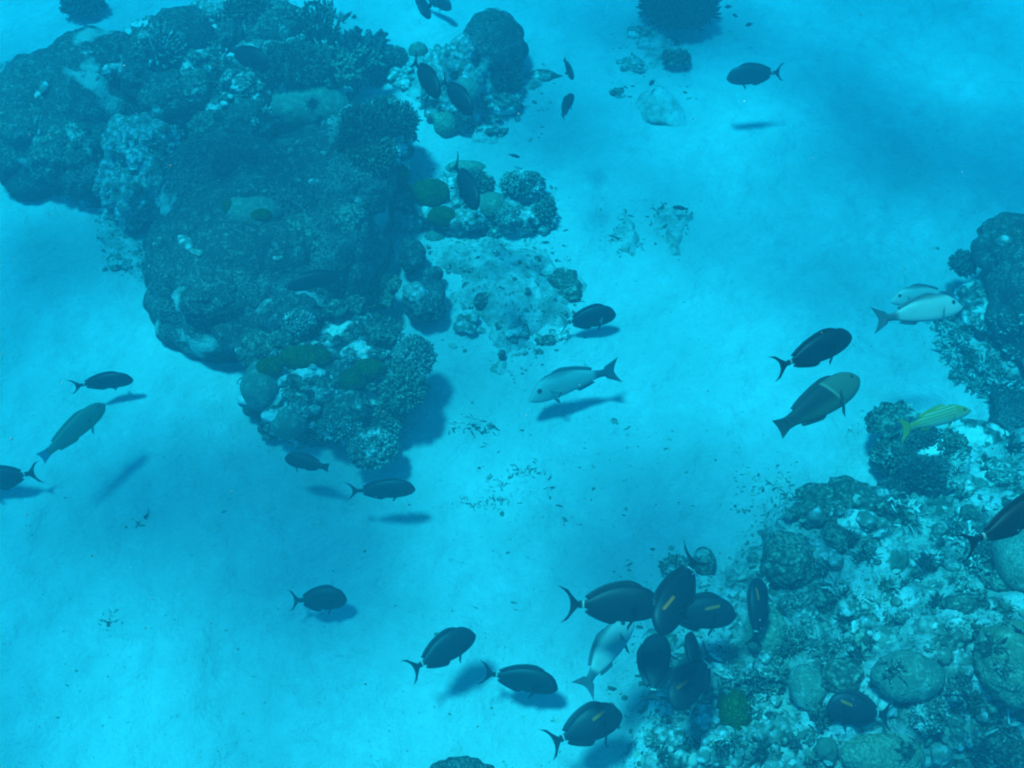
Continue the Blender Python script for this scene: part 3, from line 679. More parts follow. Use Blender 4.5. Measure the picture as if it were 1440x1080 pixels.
# ================================================================== REEF SLOPE, LOWER RIGHT
T = [
 ('boulder_coral', 'dark rounded ridge of coral along the upper edge of the slope', 1200, 705, 62, 24, 'brown', 'rock', -12),
 ('boulder_coral', 'dark rounded coral at the upper left corner of the slope', 1150, 725, 38, 22, 'brown', 'rock', 0),
 ('boulder_coral', 'large shaded round coral near the left tip of the slope', 1112, 792, 42, 40, 'brown', 'massive', 0),
 ('boulder_coral', 'small brown ball coral right of the shaded round coral', 1177, 757, 22, 22, 'brown', 'smooth', 0),
 ('boulder_coral', 'round flat topped button coral left of the dark tail at the right edge', 1363, 723, 13, 12, 'brown', 'smooth', 0),
 ('boulder_coral', 'great smooth tan ball coral cut by the right edge', 1408, 935, 47, 58, 'tan', 'lobed', 0),
 ('boulder_coral', 'tall tan coral dome at the right edge above the great ball coral', 1446, 795, 50, 46, 'smoothtan', 'smooth', 0),
 ('boulder_coral', 'small grey ball coral leaning on the tall tan dome', 1410, 822, 19, 19, 'brown', 'smooth', 0),
 ('boulder_coral', 'wide tan dome with two white scars in the middle of the slope', 1270, 952, 52, 34, 'smoothtan', 'smooth', 0),
 ('boulder_coral', 'brown dome left of the wide tan dome', 1185, 962, 32, 28, 'brown', 'smooth', 0),
 ('boulder_coral', 'tan green ball coral just left of the fish near the bottom right', 1138, 972, 26, 32, 'smoothtan', 'smooth', 0),
 ('boulder_coral', 'broad tan coral mound at the bottom edge under the bottom right surgeonfish', 1235, 1062, 58, 30, 'tan', 'smooth', 0),
 ('boulder_coral', 'long brown coral hump left of the great ball coral', 1358, 855, 34, 16, 'brown', 'smooth', 0),
 ('boulder_coral', 'tan egg shaped coral beneath the surgeonfish seen from above', 1072, 888, 28, 36, 'tan', 'smooth', 0),
 ('boulder_coral', 'grey coral ball at the sandy tip of the slope', 990, 795, 16, 22, 'brown', 'smooth', 0),
 ('green_coral', 'olive green soft coral pad beside the pale stone at the bottom', 1032, 1002, 26, 30, 'green', 'smooth', 0),
 ('boulder_coral', 'brown lumpy coral below the great ball coral', 1402, 1042, 30, 26, 'brown', 'lobed', 0),
 ('boulder_coral', 'dark olive ball in the left part of the slope', 1155, 842, 22, 20, 'brown', 'smooth', 0),
 ('dead_coral', 'pale pear shaped stone under the pair of golden barred surgeonfish', 992, 1010, 23, 18, 'pale', 'smooth', 0),
 ('dead_coral', 'broad pale rock with a rounded top at the bottom of the slope', 1022, 1052, 34, 30, 'pale', 'lobed', 0),
 ('dead_coral', 'pale rock block at the bottom left end of the slope', 935, 1040, 30, 20, 'pale', 'lobed', 0),
 ('dead_coral', 'pale lumpy rock on the bottom edge left of the broad pale rock', 945, 1074, 40, 12, 'pale', 'rock', 0),
 ('dead_coral', 'pale rock shelf right of the green soft coral pad', 1088, 1030, 32, 24, 'pale', 'rock', 0),
 ('dead_coral', 'pale elongated stone right of the egg shaped coral', 1138, 880, 24, 12, 'pale', 'smooth', -40),
 ('dead_coral', 'pale round rock between the crowd of fish and the wide dome', 1085, 945, 30, 24, 'pale', 'rock', 0),
 ('dead_coral', 'pale rock behind the white snapper in the fish crowd', 925, 905, 26, 22, 'pale', 'smooth', 0),
 ('dead_coral', 'white crusted rock between the wide tan dome and the great ball', 1335, 940, 24, 42, 'pale', 'rock', 0),
 ('dead_coral', 'pale square block of rock at the upper left of the slope', 1158, 785, 18, 17, 'pale', 'rock', 0),
 ('dead_coral', 'pale round rock in the centre of the slope', 1258, 788, 26, 18, 'pale', 'rock', 0),
 ('dead_coral', 'pale crusted rock under the long brown hump', 1352, 882, 22, 16, 'knob', 'rock', 0),
 ('dead_coral', 'flat pale rock plate above the flat topped button coral', 1330, 680, 34, 18, 'pale', 'rock', 0),
 ('dead_coral', 'pale rock at the right edge below the leaf coral', 1415, 668, 26, 16, 'knob', 'rock', 0),
 ('dead_coral', 'pale crumbled rock in the bottom right corner', 1350, 1030, 28, 30, 'pale', 'rock', 0),
 ('dead_coral', 'brown crumbled rock left of the small brown ball coral', 1215, 740, 30, 20, 'rock', 'rock', 0),
 ('dead_coral', 'pale lumpy rock right of the dark olive ball', 1210, 855, 28, 18, 'knob', 'rock', 0),
 ('dead_coral', 'white chalky rock above the wide tan dome', 1240, 900, 34, 18, 'pale', 'rock', 0),
 ('dead_coral', 'brown rock above the long brown hump', 1310, 795, 28, 16, 'rock', 'rock', 0),
]
for nme, lab, u, v, a, b, mt, st, rt in T:
    blob(nme, lab, 'coral', u, v, a, b, mt, st, base=True, sub=5, rot=rt, sink=(-.1 if max(a, b) > 30 else .0) if nme == 'boulder_coral' else (-.2 if 'pear' in lab else .1 if 'soft' in lab else .15))
bush('knobby_coral', 'dark spotted knobby coral right of the golden barred fish near the bottom right', 'coral', 1298, 1000, 28, 34, 'knob', 500, .2, .006)
bush('bushy_coral', 'dark bushy coral filling the gap under the outcrop', 'coral', 1255, 690, 26, 16, 'dark', 260, .3, .006)
bush('bushy_coral', 'speckled branching coral right of the crowd of fish', 'coral', 1112, 905, 26, 22, 'brown', 320, .3, .006)
bush('bushy_coral', 'short bushy coral above the tan egg shaped coral', 'coral', 1120, 850, 24, 16, 'knob', 260, .25, .006)
bush('bushy_coral', 'dark tufted coral at the right edge below the dark tail', 'coral', 1390, 775, 20, 14, 'dark', 200, .3, .006)
bush('bushy_coral', 'grey tufted coral in the bottom right corner', 'coral', 1425, 1060, 26, 18, 'brown', 260, .28, .006)
bush('bushy_coral', 'pale bushy coral on the sandy tip of the slope behind the diving surgeonfish', 'coral', 950, 800, 24, 18, 'knob', 260, .28, .006)
# countable loose stones on the slope: copies of a few shapes
rng = np.random.default_rng(5)
protos = []
for i in range(7):
    U, F = ico(4); r = np.array([1, rng.uniform(.55, .95), rng.uniform(.45, .8)]) * .03
    V = U * r * lumps(U, r, ['rock', 'stone', 'lobed', 'rock', 'stone', 'stone', 'knobby'][i], 80 + i)[:, None]
    me = mkmesh('rubble_stone', V, F); me.materials.append(M[['pale', 'knob', 'brown', 'rock', 'rock', 'pale', 'knob'][i]]); protos.append(me)
kinds = ['pale pitted', 'jagged grey', 'brown lobed', 'mottled', 'jagged mottled', 'jagged pale', 'pale knobby']
regs = [([(1080, 720), (1225, 700), (1340, 650), (1440, 610), (1440, 1080), (880, 1080), (920, 950), (1040, 900)], 110, 'on the reef slope', .3, 1.3),
        ([(560, 345), (790, 350), (820, 460), (730, 520), (640, 470)], 34, 'on the pale sand below the patch reef', .25, .6),
        ([(1310, 440), (1440, 470), (1440, 560), (1380, 560)], 26, 'among the staghorn branches', .4, .9),
        ([(540, 80), (740, 150), (720, 200), (560, 150)], 18, 'round the far coral head', .5, 1.1),
        ([(110, 190), (250, 200), (230, 310), (130, 300)], 20, 'on the pale rock saddle', .4, .9),
        ([(340, 460), (560, 450), (600, 560), (520, 640), (400, 590)], 44, 'in the coral garden', .3, .8),
        ([(200, 20), (520, 20), (530, 170), (230, 190)], 60, 'between the corals on the crest', .5, 1.2)]
for reg, n, where, s0, s1 in regs:
    poly = np.array(reg, float); lo, hi = poly.min(0), poly.max(0); k = 0
    while k < n:
        u, v = rng.uniform(lo, hi)
        if sdist(np.array([u]), np.array([v]), poly)[0] <= 0: continue
        h = surf(u, v)
        if h is None or LAST[0] in SMOOTH: continue
        i = rng.integers(7); o = link('rubble_stone', protos[i], None); s_ = rng.uniform(s0, s1)
        o.location = h[0] + np.array([0, 0, .004 * s_]); o.scale = (s_, s_, s_)
        o.rotation_euler = (rng.uniform(-.5, .5), rng.uniform(-.5, .5), rng.uniform(0, 6.3))
        tag(o, '%s loose rubble stone %s' % (kinds[i], where), 'stone', '%s loose stones %s' % (kinds[i], where)); k += 1
# small tufts: copies of three branching shapes
tp = []
for i in range(4):
    g = np.random.default_rng(300 + i); n = 46; D = g.normal(size=(n, 3)); D[:, 2] = np.abs(D[:, 2]) + .25
    P0 = g.normal(size=(n, 3)) * .008; V, Q, T3 = tubes(P0, D, .034 * g.uniform(.6, 1.3, n), .0042, .0026, curve=.25, rng=g, ns=5, nr=4)
    me = mkmesh('branching_coral', V, [Q, T3]); me.materials.append(M[['brown', 'knob', 'dark', 'rock'][i]]); tp.append(me)
for reg, n, where, s0, s1 in (([(1080, 720), (1225, 700), (1340, 650), (1440, 610), (1440, 1080), (900, 1080), (930, 950), (1040, 900)], 110, 'on the reef slope', .6, 1.5),
        ([(200, 10), (540, 20), (560, 190), (240, 190)], 40, 'on the crest of the left reef', .5, 1.2),
        ([(340, 450), (580, 450), (610, 560), (520, 640), (390, 590)], 26, 'in the coral garden', .4, .9),
        ([(560, 240), (780, 250), (790, 320), (580, 330)], 16, 'on the patch reef', .5, 1.0),
        ([(560, 80), (740, 130), (720, 190), (580, 150)], 14, 'at the far coral head', .5, 1.0),
        ([(1320, 440), (1440, 470), (1440, 560), (1370, 550)], 20, 'among the staghorn branches', .5, 1.1)):
    poly = np.array(reg, float); lo, hi = poly.min(0), poly.max(0); k = 0
    while k < n:
        u, v = rng.uniform(lo, hi)
        if sdist(np.array([u]), np.array([v]), poly)[0] <= 0: continue
        hh = surf(u, v)
        if hh is None or (LAST[0] in SMOOTH and rng.random() < .8) or LAST[0] == 0: continue
        i = int(rng.integers(4)); o = link('branching_coral', tp[i], None); s_ = rng.uniform(s0, s1)
        o.location = hh[0]; o.scale = (s_, s_, s_ * rng.uniform(.6, 1.1)); o.rotation_euler = (rng.uniform(-.4, .4), rng.uniform(-.4, .4), rng.uniform(0, 6.3))
        kd = ['brown', 'pale', 'dark', 'mottled'][i]
        tag(o, 'small %s tuft of branching coral %s' % (kd, where), 'coral', 'small %s coral tufts %s' % (kd, where)); k += 1
# uncountable chips
def chips(name, label, regs, seed, s0, s1):
    rng = np.random.default_rng(seed); U, F = ico(1); Vs = []
    for reg, n, near in regs:
        poly = np.array(reg, float); lo, hi = poly.min(0), poly.max(0)
        uv = rng.uniform(lo, hi, (n * 3, 2)); uv = uv[sdist(uv[:, 0], uv[:, 1], poly) > 0][:n]
        for u, v in uv:
            h = surf(u, v)
            if near:
                if LAST[0] in SMOOTH: continue
                p = h[0]
            else:
                p = h[0]
            s_ = rng.uniform(s0, s1) * (.4 + rng.random() ** 3)
            R = rng.normal(size=(3, 3)) * .35 + np.diag([1.3, .8, .5]) * rng.uniform(.6, 1.4)
            Vs.append((U * (1 + .25 * rng.normal(size=(len(U), 1)))) @ R * s_ + p)
    Vs = np.array(Vs); n = len(Vs); c = Vs.mean((0, 1))
    Fa = (F[None] + (np.arange(n) * len(U))[:, None, None]).reshape(-1, 3)
    tag(link(name, mkmesh(name, Vs.reshape(-1, 3) - c, Fa, smooth=False), M['chips'], loc=c), label, 'rubble', kind='stuff')
chips('fine_rubble', 'fine coral chips littering the reef slope', [([(1060, 740), (1225, 690), (1440, 600), (1440, 1080), (870, 1080), (920, 900)], 2600, True)], 91, .004, .011)
chips('fine_rubble', 'fine coral chips strewn over the sand and the left reef', [
    ([(560, 330), (800, 340), (840, 470), (720, 540), (620, 480)], 420, False), ([(1290, 430), (1440, 440), (1440, 580), (1330, 540)], 500, False),
    ([(540, 60), (790, 90), (760, 200), (560, 180)], 350, True), ([(120, 190), (260, 190), (230, 320), (130, 320)], 320, True),
    ([(340, 450), (560, 440), (610, 560), (520, 650), (380, 590)], 450, True), ([(200, 10), (520, 10), (560, 180), (230, 200)], 500, True),
    ([(540, 230), (780, 250), (800, 350), (560, 340)], 450, True), ([(130, 300), (230, 330), (200, 400), (140, 380)], 160, False),
    ([(860, 40), (980, 60), (1000, 140), (860, 150)], 120, False), ([(840, 280), (980, 280), (980, 370), (840, 360)], 60, False),
    ([(620, 560), (900, 560), (1100, 700), (900, 760), (640, 720)], 130, False), ([(60, 700), (700, 700), (850, 1070), (60, 1070)], 70, False),
    ([(1030, 660), (1120, 650), (1110, 760), (1040, 780)], 200, False), ([(860, 780), (1010, 760), (960, 1000), (850, 1060)], 260, True)], 92, .0035, .0085)

# drifting matter in the water
g = np.random.default_rng(77); U, F = ico(1); Vs = []
for i in range(260):
    u, v = g.uniform(0, 1440), g.uniform(0, 1080); d = ray(u, v); hh = surf(u, v)
    p = CAM + d / np.linalg.norm(d) * g.uniform(1.2, max(1.4, hh[2] - .2)); Vs.append(U * g.uniform(.5, 1.5, 3) * g.uniform(.0006, .0016) + p)
Vs = np.array(Vs); c0 = Vs.mean((0, 1))
tag(link('drifting_specks', mkmesh('drifting_specks', (Vs - c0).reshape(-1, 3), (F[None] + (np.arange(260) * len(U))[:, None, None]).reshape(-1, 3)), M['pale'], loc=c0), 'fine pale specks drifting in the water', 'particles', kind='stuff')

# ================================================================== FISH
PR = {  # x, top, bottom, half width   (length 1, nose at +.5)
 'surgeon': [(.50, -.020, -.040, .010), (.488, .022, -.062, .024), (.455, .075, -.095, .038), (.41, .118, -.120, .048), (.33, .152, -.142, .058), (.22, .168, -.155, .064), (.09, .163, -.152, .060), (-.04, .132, -.126, .050), (-.13, .090, -.088, .038), (-.20, .048, -.048, .024), (-.245, .026, -.026, .014), (-.275, .030, -.030, .010), (-.30, .036, -.036, .007)],
 'snapper': [(.50, -.055, -.075, .010), (.47, -.015, -.100, .030), (.42, .045, -.122, .044), (.34, .110, -.140, .056), (.24, .145, -.145, .062), (.10, .150, -.135, .060), (-.04, .125, -.110, .052), (-.16, .085, -.078, .038), (-.25, .048, -.046, .024), (-.31, .036, -.036, .014), (-.345, .044, -.044, .008)],
 'parrot': [(.50, .010, -.030, .018), (.48, .045, -.062, .032), (.43, .085, -.095, .046), (.34, .118, -.122, .058), (.20, .132, -.132, .064), (.04, .122, -.122, .060), (-.12, .096, -.096, .048), (-.24, .066, -.066, .034), (-.32, .050, -.050, .022), (-.38, .052, -.052, .012)],
 'striped': [(.50, -.030, -.045, .008), (.46, .005, -.066, .024), (.40, .048, -.085, .036), (.30, .092, -.102, .048), (.18, .112, -.108, .052), (.04, .108, -.100, .050), (-.10, .082, -.078, .040), (-.22, .048, -.048, .026), (-.29, .034, -.034, .016), (-.33, .040, -.040, .008)],
 'damsel': [(.50, -.005, -.02, .010), (.46, .05, -.06, .035), (.38, .115, -.115, .055), (.24, .175, -.165, .070), (.06, .185, -.175, .066), (-.10, .14, -.135, .05), (-.22, .075, -.075, .03), (-.29, .045, -.045, .016), (-.33, .05, -.05, .008)],
}
def curve_y(V, bend):
    x = .5 - V[:, 0]; V = V.copy(); V[:, 1] += bend * (x ** 2 - .25 * x) ; return V
def body_mesh(kind, bend):
    A = np.array(PR[kind]); n = 34; xs = np.concatenate([[.5], .5 - (A[0, 0] - A[-1, 0]) * (np.linspace(0, 1, n) ** 1.15)[1:]])
    xr = A[::-1, 0]; tp = np.interp(xs, xr, A[::-1, 1]); bt = np.interp(xs, xr, A[::-1, 2]); ww = np.interp(xs, xr, A[::-1, 3])
    k = np.array([.25, .5, .25])
    for arr in (tp, bt, ww):
        for _ in range(2): arr[1:-1] = np.convolve(arr, k, 'valid')
    m = 18; ph = 2 * np.pi * np.arange(m) / m
    V = []
    for x, a, b, w_ in zip(xs, tp, bt, ww):
        c = (a + b) / 2; hh = (a - b) / 2
        V.append(np.stack([np.full(m, x), w_ * np.sign(np.sin(ph)) * np.abs(np.sin(ph)) ** .85, c + hh * np.cos(ph)], 1))
    V = np.concatenate(V); Q = []
    for i in range(n - 1):
        for j in range(m): Q.append([i * m + j, i * m + (j + 1) % m, (i + 1) * m + (j + 1) % m, (i + 1) * m + j])
    N0 = len(V); V = np.concatenate([V, [[.503, 0, (tp[0] + bt[0]) / 2], [xs[-1] - .003, 0, 0]]])
    T3 = [[(j + 1) % m, j, N0] for j in range(m)] + [[(n - 1) * m + j, (n - 1) * m + (j + 1) % m, N0 + 1] for j in range(m)]
    return mkmesh('body', curve_y(V, bend), [np.array(Q), np.array(T3)]), (xs, tp, bt, ww)
def fin_mesh(nm, base, edge, bend, th=.004, lat=None):
    """thin fin between a base line and an outer edge; lat tips it sideways"""
    base, edge = np.array(base, float), np.array(edge, float); n = len(base); rows = 5; V = []
    for s_ in (1, -1):
        for i in range(rows):
            f = i / (rows - 1); P = base * (1 - f) + edge * f
            t_ = th * (1 - .8 * f) * s_
            q = np.zeros((n, 3)); q[:, 0] = P[:, 0]; q[:, 2] = P[:, 1]; q[:, 1] = t_
            if P.shape[1] > 2: q[:, 1] += P[:, 2]
            V.append(q)
    V = np.concatenate(V); g = grid_faces(n, rows); o = rows * n
    idx = np.arange(o).reshape(rows, n); loop = list(idx[0]) + list(idx[1:, -1]) + list(idx[-1, -2::-1]) + list(idx[-2:0:-1, 0])
    E = [[loop[(j + 1) % len(loop)], loop[j], loop[j] + o, loop[(j + 1) % len(loop)] + o] for j in range(len(loop))]
    return mkmesh(nm, curve_y(V, bend), np.concatenate([g, g[:, ::-1] + o, np.array(E)]))
def parts_for(kind, bend, st):
    bm_, (xs, tp, bt, ww) = body_mesh(kind, bend); xi = xs[::-1]
    top = lambda x: np.interp(x, xi, tp[::-1]); bot = lambda x: np.interp(x, xi, bt[::-1]); wid = lambda x: np.interp(x, xi, ww[::-1])
    P = [('body', bm_)]
    t = np.linspace(0, 1, 22)
    def dors(x0, x1, h, back, sweep, sign, f):
        x = x0 + (x1 - x0) * t
        hh = h * np.minimum(1, t / f) ** .6 * (1 - .25 * t) * np.where(t > back, 1 - (t - back) / (1 - back) * .35, 1)
        b = f_(x) - sign * .012
        return np.stack([x, b], 1), np.stack([x - sweep * (t ** 2) - .01, f_(x) + sign * hh], 1)
    f_ = top
    cfg = {'surgeon': (.33, -.205, .042, .9, .03), 'snapper': (.22, -.20, .035, .9, .02), 'parrot': (.28, -.24, .030, .9, .02), 'striped': (.2, -.16, .030, .85, .03), 'damsel': (.24, -.2, .05, .8, .06)}[kind]
    P.append(('dorsal_fin', fin_mesh('dorsal_fin', *dors(*cfg[:5], 1, .25), bend, .013)))
    f_ = bot
    acf = {'surgeon': (.08, -.205, .040, .9, .03), 'snapper': (-.02, -.19, .034, .7, .03), 'parrot': (.02, -.23, .026, .9, .02), 'striped': (-.06, -.16, .035, .6, .03), 'damsel': (.02, -.2, .06, .7, .06)}[kind]
    P.append(('anal_fin', fin_mesh('anal_fin', *dors(*acf[:5], -1, .2), bend, .012)))
    # tail
    u = np.linspace(-1, 1, 25)
    if kind == 'surgeon':
        L_ = np.where(u > 0, st.get('fil', 1.0), .85)
        base = np.stack([-.275 - .135 * np.abs(u) ** 1.5, .030 * u + .100 * u * np.abs(u) ** 1.2], 1)
        edge = np.stack([-.385 - .115 * L_ * np.abs(u) ** 2.4, .165 * u * (.72 + .28 * L_)], 1)
    elif kind == 'parrot':
        base = np.stack([-.37 + 0 * u, .048 * u], 1); edge = np.stack([-.475 - .018 * np.abs(u) ** 2, .082 * u], 1)
    else:
        base = np.stack([-.325 - .03 * np.abs(u) ** 1.5, .038 * u + .03 * u * np.abs(u)], 1)
        edge = np.stack([-.435 - .065 * np.abs(u) ** 1.5, .150 * u], 1)
    P.append(('tail_fin', fin_mesh('tail_fin', base, edge, bend, .006)))
    # pectoral fins, spread sideways
    v = np.linspace(0, 1, 9); x0 = .27 if kind != 'parrot' else .24; zc = -.03
    for s_ in (1, -1):
        out = st.get('pec', .7)
        yb = s_ * (wid(x0) - .006)
        base = np.stack([x0 - .012 * v, zc + .03 - .05 * v, yb + 0 * v], 1)
        ln = .15 * (1 - .45 * v)
        edge = np.stack([x0 - ln * (1 - .55 * out) - .01, zc + .045 - .10 * v - ln * .25, yb + s_ * ln * out], 1)
        P.append(('pectoral_fin', fin_mesh('pectoral_fin', base, edge, 0, .003)))
    base = np.stack([.24 - .03 * v, bot(.24 - .03 * v) + .012, 0 * v], 1)
    edge = np.stack([.22 - .05 * v - .05 * (1 - v), bot(.22) - .085 + .045 * v, .0 * v], 1)
    P.append(('pelvic_fin', fin_mesh('pelvic_fin', base, edge, 0, .004)))
    U, F = ico(3); ex = {'surgeon': .415, 'snapper': .375, 'parrot': .42, 'striped': .40, 'damsel': .41}[kind]; ez = {'surgeon': .045, 'snapper': .02, 'parrot': .035, 'striped': .005, 'damsel': .03}[kind]
    es = .026 if kind == 'snapper' else .016
    for s_ in (1, -1):
        P.append(('eye', mkmesh('eye', U * np.array([es, es * .45, es]) + np.array([ex, s_ * (wid(ex) * .88), ez]), F)))
    return P

def fishmat(name, base, belly=None, back=None, bar=None, band=None, split=None, stripes=None, tailc=None):
    m, t, b = newmat(name); b.inputs['Roughness'].default_value = .5; b.inputs['Specular IOR Level'].default_value = .3
    c = t.nodes.new('ShaderNodeTexCoord').outputs['Object']; sp = t.nodes.new('ShaderNodeSeparateXYZ'); t.links.new(c, sp.inputs[0]); x, z = sp.outputs['X'], sp.outputs['Z']
    def mr(src, a, b_):
        n = t.nodes.new('ShaderNodeMapRange'); n.interpolation_type = 'SMOOTHSTEP'; n.inputs[1].default_value = a; n.inputs[2].default_value = b_; t.links.new(src, n.inputs[0]); return n.outputs[0]
    def mul(a, b_, op='MULTIPLY'):
        n = t.nodes.new('ShaderNodeMath'); n.operation = op
        for i, s_ in enumerate((a, b_)):
            if isinstance(s_, float): n.inputs[i].default_value = s_
            else: t.links.new(s_, n.inputs[i])
        return n.outputs[0]
    def inside(src, lo, hi, e): return mul(mr(src, lo - e, lo + e), mr(src, hi + e, hi - e))
    nz = noise(t, c, 9, 4, .6)
    col = mix(t, nz, tuple(q * .8 for q in base), tuple(q * 1.2 for q in base))
    if belly: col = mix(t, mr(z, .02, -.09), col, belly)
    if back: col = mix(t, mr(z, .085, .14), col, back)
    if tailc: col = mix(t, mr(x, -.20, -.27), col, tailc)
    if stripes:
        s_ = mul(mul(z, 190.0), 0.0, 'ADD'); n = t.nodes.new('ShaderNodeMath'); n.operation = 'SINE'; t.links.new(s_, n.inputs[0])
        col = mix(t, mul(mr(n.outputs[0], .3, .8), inside(x, -.2, .3, .03)), col, stripes)
    if split:
        sl = mul(x, mul(z, .45), 'ADD')
        col = mix(t, mr(sl, .17, .20), col, split[0]); col = mix(t, inside(sl, .155, .185, .008), col, split[1])
    if bar:
        zz = mul(z, mul(x, -.18), 'ADD')
        col = mix(t, mul(inside(x, .13, .30, .01), inside(zz, .008, .034, .008)), col, bar)
    if band: col = mix(t, inside(x, -.268, -.250, .006), col, band)
    t.links.new(col, b.inputs['Base Color']); return m
K = (.008, .012, .016)
FM = {
 'plain': fishmat('dark_surgeonfish_skin', K, band=(.35, .37, .30)),
 'bar': fishmat('gold_barred_surgeonfish_skin', K, bar=(.75, .12, .010), band=(.30, .33, .30)),
 'soft': fishmat('slate_surgeonfish_skin', (.010, .019, .023)),
 'pale': fishmat('pale_snapper_skin', (.27, .31, .28), belly=(.34, .37, .33), back=(.08, .11, .11), tailc=(.05, .08, .09)),
 'palefin': fishmat('snapper_dark_fin', (.06, .085, .09)),
 'parrot': fishmat('green_parrotfish_skin', (.08, .17, .12), belly=(.15, .24, .12)),
 'parrotfin': fishmat('parrotfish_tail', (.06, .20, .26)),
 'bic': fishmat('two_tone_parrotfish_skin', (.014, .028, .030), belly=(.05, .09, .06), split=((.075, .115, .085), (.16, .21, .14))),
 'bicfin': fishmat('two_tone_parrotfish_fin', (.02, .04, .04)),
 'stripe': fishmat('yellow_striped_snapper_skin', (.16, .18, .05), belly=(.24, .30, .22), back=(.08, .11, .03), stripes=(.22, .32, .24)),
 'yellow': fishmat('yellow_fin', (.17, .19, .04)),
 'eye': fishmat('fish_eye', (.02, .025, .025)),
 'clearfin': fishmat('pale_fin', (.16, .20, .18)),
}
SK = {  # style: kind, skin, fins, tail
 'S': ('surgeon', 'plain', 'plain', 'plain'), 'B': ('surgeon', 'bar', 'plain', 'plain'), 'D': ('surgeon', 'soft', 'soft', 'soft'), 'P': ('surgeon', 'plain', 'plain', 'clearfin'),
 'W': ('snapper', 'pale', 'palefin', 'palefin'), 'G': ('parrot', 'parrot', 'parrot', 'parrotfin'), 'C': ('parrot', 'bic', 'bicfin', 'bicfin'),
 'Y': ('striped', 'stripe', 'yellow', 'yellow'), 'T': ('damsel', 'soft', 'soft', 'soft'), 'R': ('parrot', 'soft', 'soft', 'soft'),
}
NAMES = {'surgeon': 'surgeonfish', 'snapper': 'snapper', 'parrot': 'parrotfish', 'striped': 'striped_snapper', 'damsel': 'damselfish'}
CACHE = {}
def fish(sty, label, nose, tail, L=.27, dors=None, mixf=.6, bend=0., deep=1., fat=1., zmin=.10, fil=1., pec=.7, group=None, gap=.10, zt=None):
    kind, skin, fin, tl = SK[sty]
    if bend == 0 and sty in 'SB': bend = [.12, -.1, .18, -.16, .06][len(label) % 5]
    key = (sty, round(bend, 2), fil, pec)
    if key not in CACHE:
        ps = parts_for(kind, bend, {'fil': fil, 'pec': pec})
        for nm, me in ps:
            me.materials.append(FM[{'body': skin, 'tail_fin': tl, 'eye': 'eye'}.get(nm, 'clearfin' if nm == 'pectoral_fin' and sty in 'WP' else fin)])
        CACHE[key] = ps
    dn, dt = ray(*nose), ray(*tail)
    unit = np.linalg.norm(dn / dn[2] - dt / dt[2])
    z = H - L / unit
    mid = ((nose[0] + tail[0]) / 2, (nose[1] + tail[1]) / 2)
    hit = surf(*mid); dm = ray(*mid)
    dist_max = hit[2] - gap
    zc = H + dist_max * dm[2] / np.linalg.norm(dm)
    z = max(z, zmin, zc)
    if zt is not None: z = max(zt, zc)
    Np, Tp = at(*nose, z), at(*tail, z); Lr = np.linalg.norm(Np - Tp); C = (Np + Tp) / 2
    Fv = Vector((Np - Tp) / Lr); toC = Vector(CAM - C).normalized()
    if dors is None:
        px = Vector((nose[0] - tail[0], nose[1] - tail[1])); q = Vector((px.y, -px.x)).normalized()
        if q.y > 0: q = -q
        dors = (q.x, q.y)
    I = Vector((1, 0, 0)) * dors[0] + Vector(UP) * (-dors[1])
    Ui = (I - Fv * I.dot(Fv)).normalized(); Ui = (Ui - toC * Ui.dot(toC)).normalized()
    U0 = Vector((0, 0, 1))
    Uv = (Ui * mixf + U0 * (1 - mixf)); Uv = (Uv - Fv * Uv.dot(Fv)).normalized()
    Yv = Uv.cross(Fv)
    root = bpy.data.objects.new(NAMES[kind] if L > .12 or kind != 'parrot' else 'wrasse', None); COL.objects.link(root); root.empty_display_size = .1
    Mx = Matrix((Fv, Yv, Uv)).transposed().to_4x4(); Mx.translation = Vector(C)
    root.matrix_world = Mx @ Matrix.Diagonal((Lr, Lr * fat, Lr * deep, 1))
    tag(root, label, 'fish', group)
    for nm, me in CACHE[key]: link(nm, me, None, root)
    return root
# --- single fish over the sand
fish('S', 'dark surgeonfish facing left alone at the upper right, its shadow just below', (1022, 108), (1107, 102), .40, zt=.32, fil=.8)
fish('P', 'dark surgeonfish facing right with a pale tail over the central mound', (866, 440), (783, 456), .26, deep=1.1)
fish('W', 'white snapper with dark back line and dark tail, nose down over mid sand', (742, 556), (862, 512), .345, zt=.12, bend=.25, dors=(-.3, -1), mixf=.55)
fish('S', 'dark surgeonfish heading up right, just above the two-tone parrotfish', (1197, 470), (1087, 522), .27, deep=.92)
fish('C', 'two-tone parrotfish with a pale band behind its lighter head', (1206, 530), (1092, 605), .30, deep=1.12, mixf=.9)
fish('Y', 'yellow striped snapper with yellow tail over the outcrop', (1365, 573), (1257, 604), .25, bend=-.15, mixf=.75)
fish('W', 'white snapper with black forked tail swimming right, front one of the pair', (1352, 424), (1234, 452), .28, bend=.15, mixf=.8)
fish('W', 'pale snapper half hidden behind the front white snapper', (1252, 418), (1345, 412), .24, mixf=.8, zmin=.05)
fish('S', 'big dark surgeonfish leaving the photo at the right edge, tail inside', (1492, 690), (1352, 776), .29, deep=.72, mixf=.6)
fish('S', 'dark surgeonfish facing right above the green parrotfish at the left', (187, 533), (98, 539), .26, mixf=.35, fil=1.1, deep=.9)
fish('G', 'green parrotfish heading up right at the left side, one fin spread', (146, 568), (56, 646), .30, mixf=.6, pec=.9, deep=1.0)
fish('S', 'dark surgeonfish cut by the left edge, only body end and tail visible', (-52, 682), (62, 661), .32, mixf=.6)
fish('R', 'small dark wrasse facing left below the left reef', (401, 643), (463, 658), .175, mixf=.8, deep=1.25)
fish('D', 'dark fish with raised and lowered fins facing right below the left reef', (584, 686), (484, 691), .26, mixf=.5, pec=.9, deep=.9)
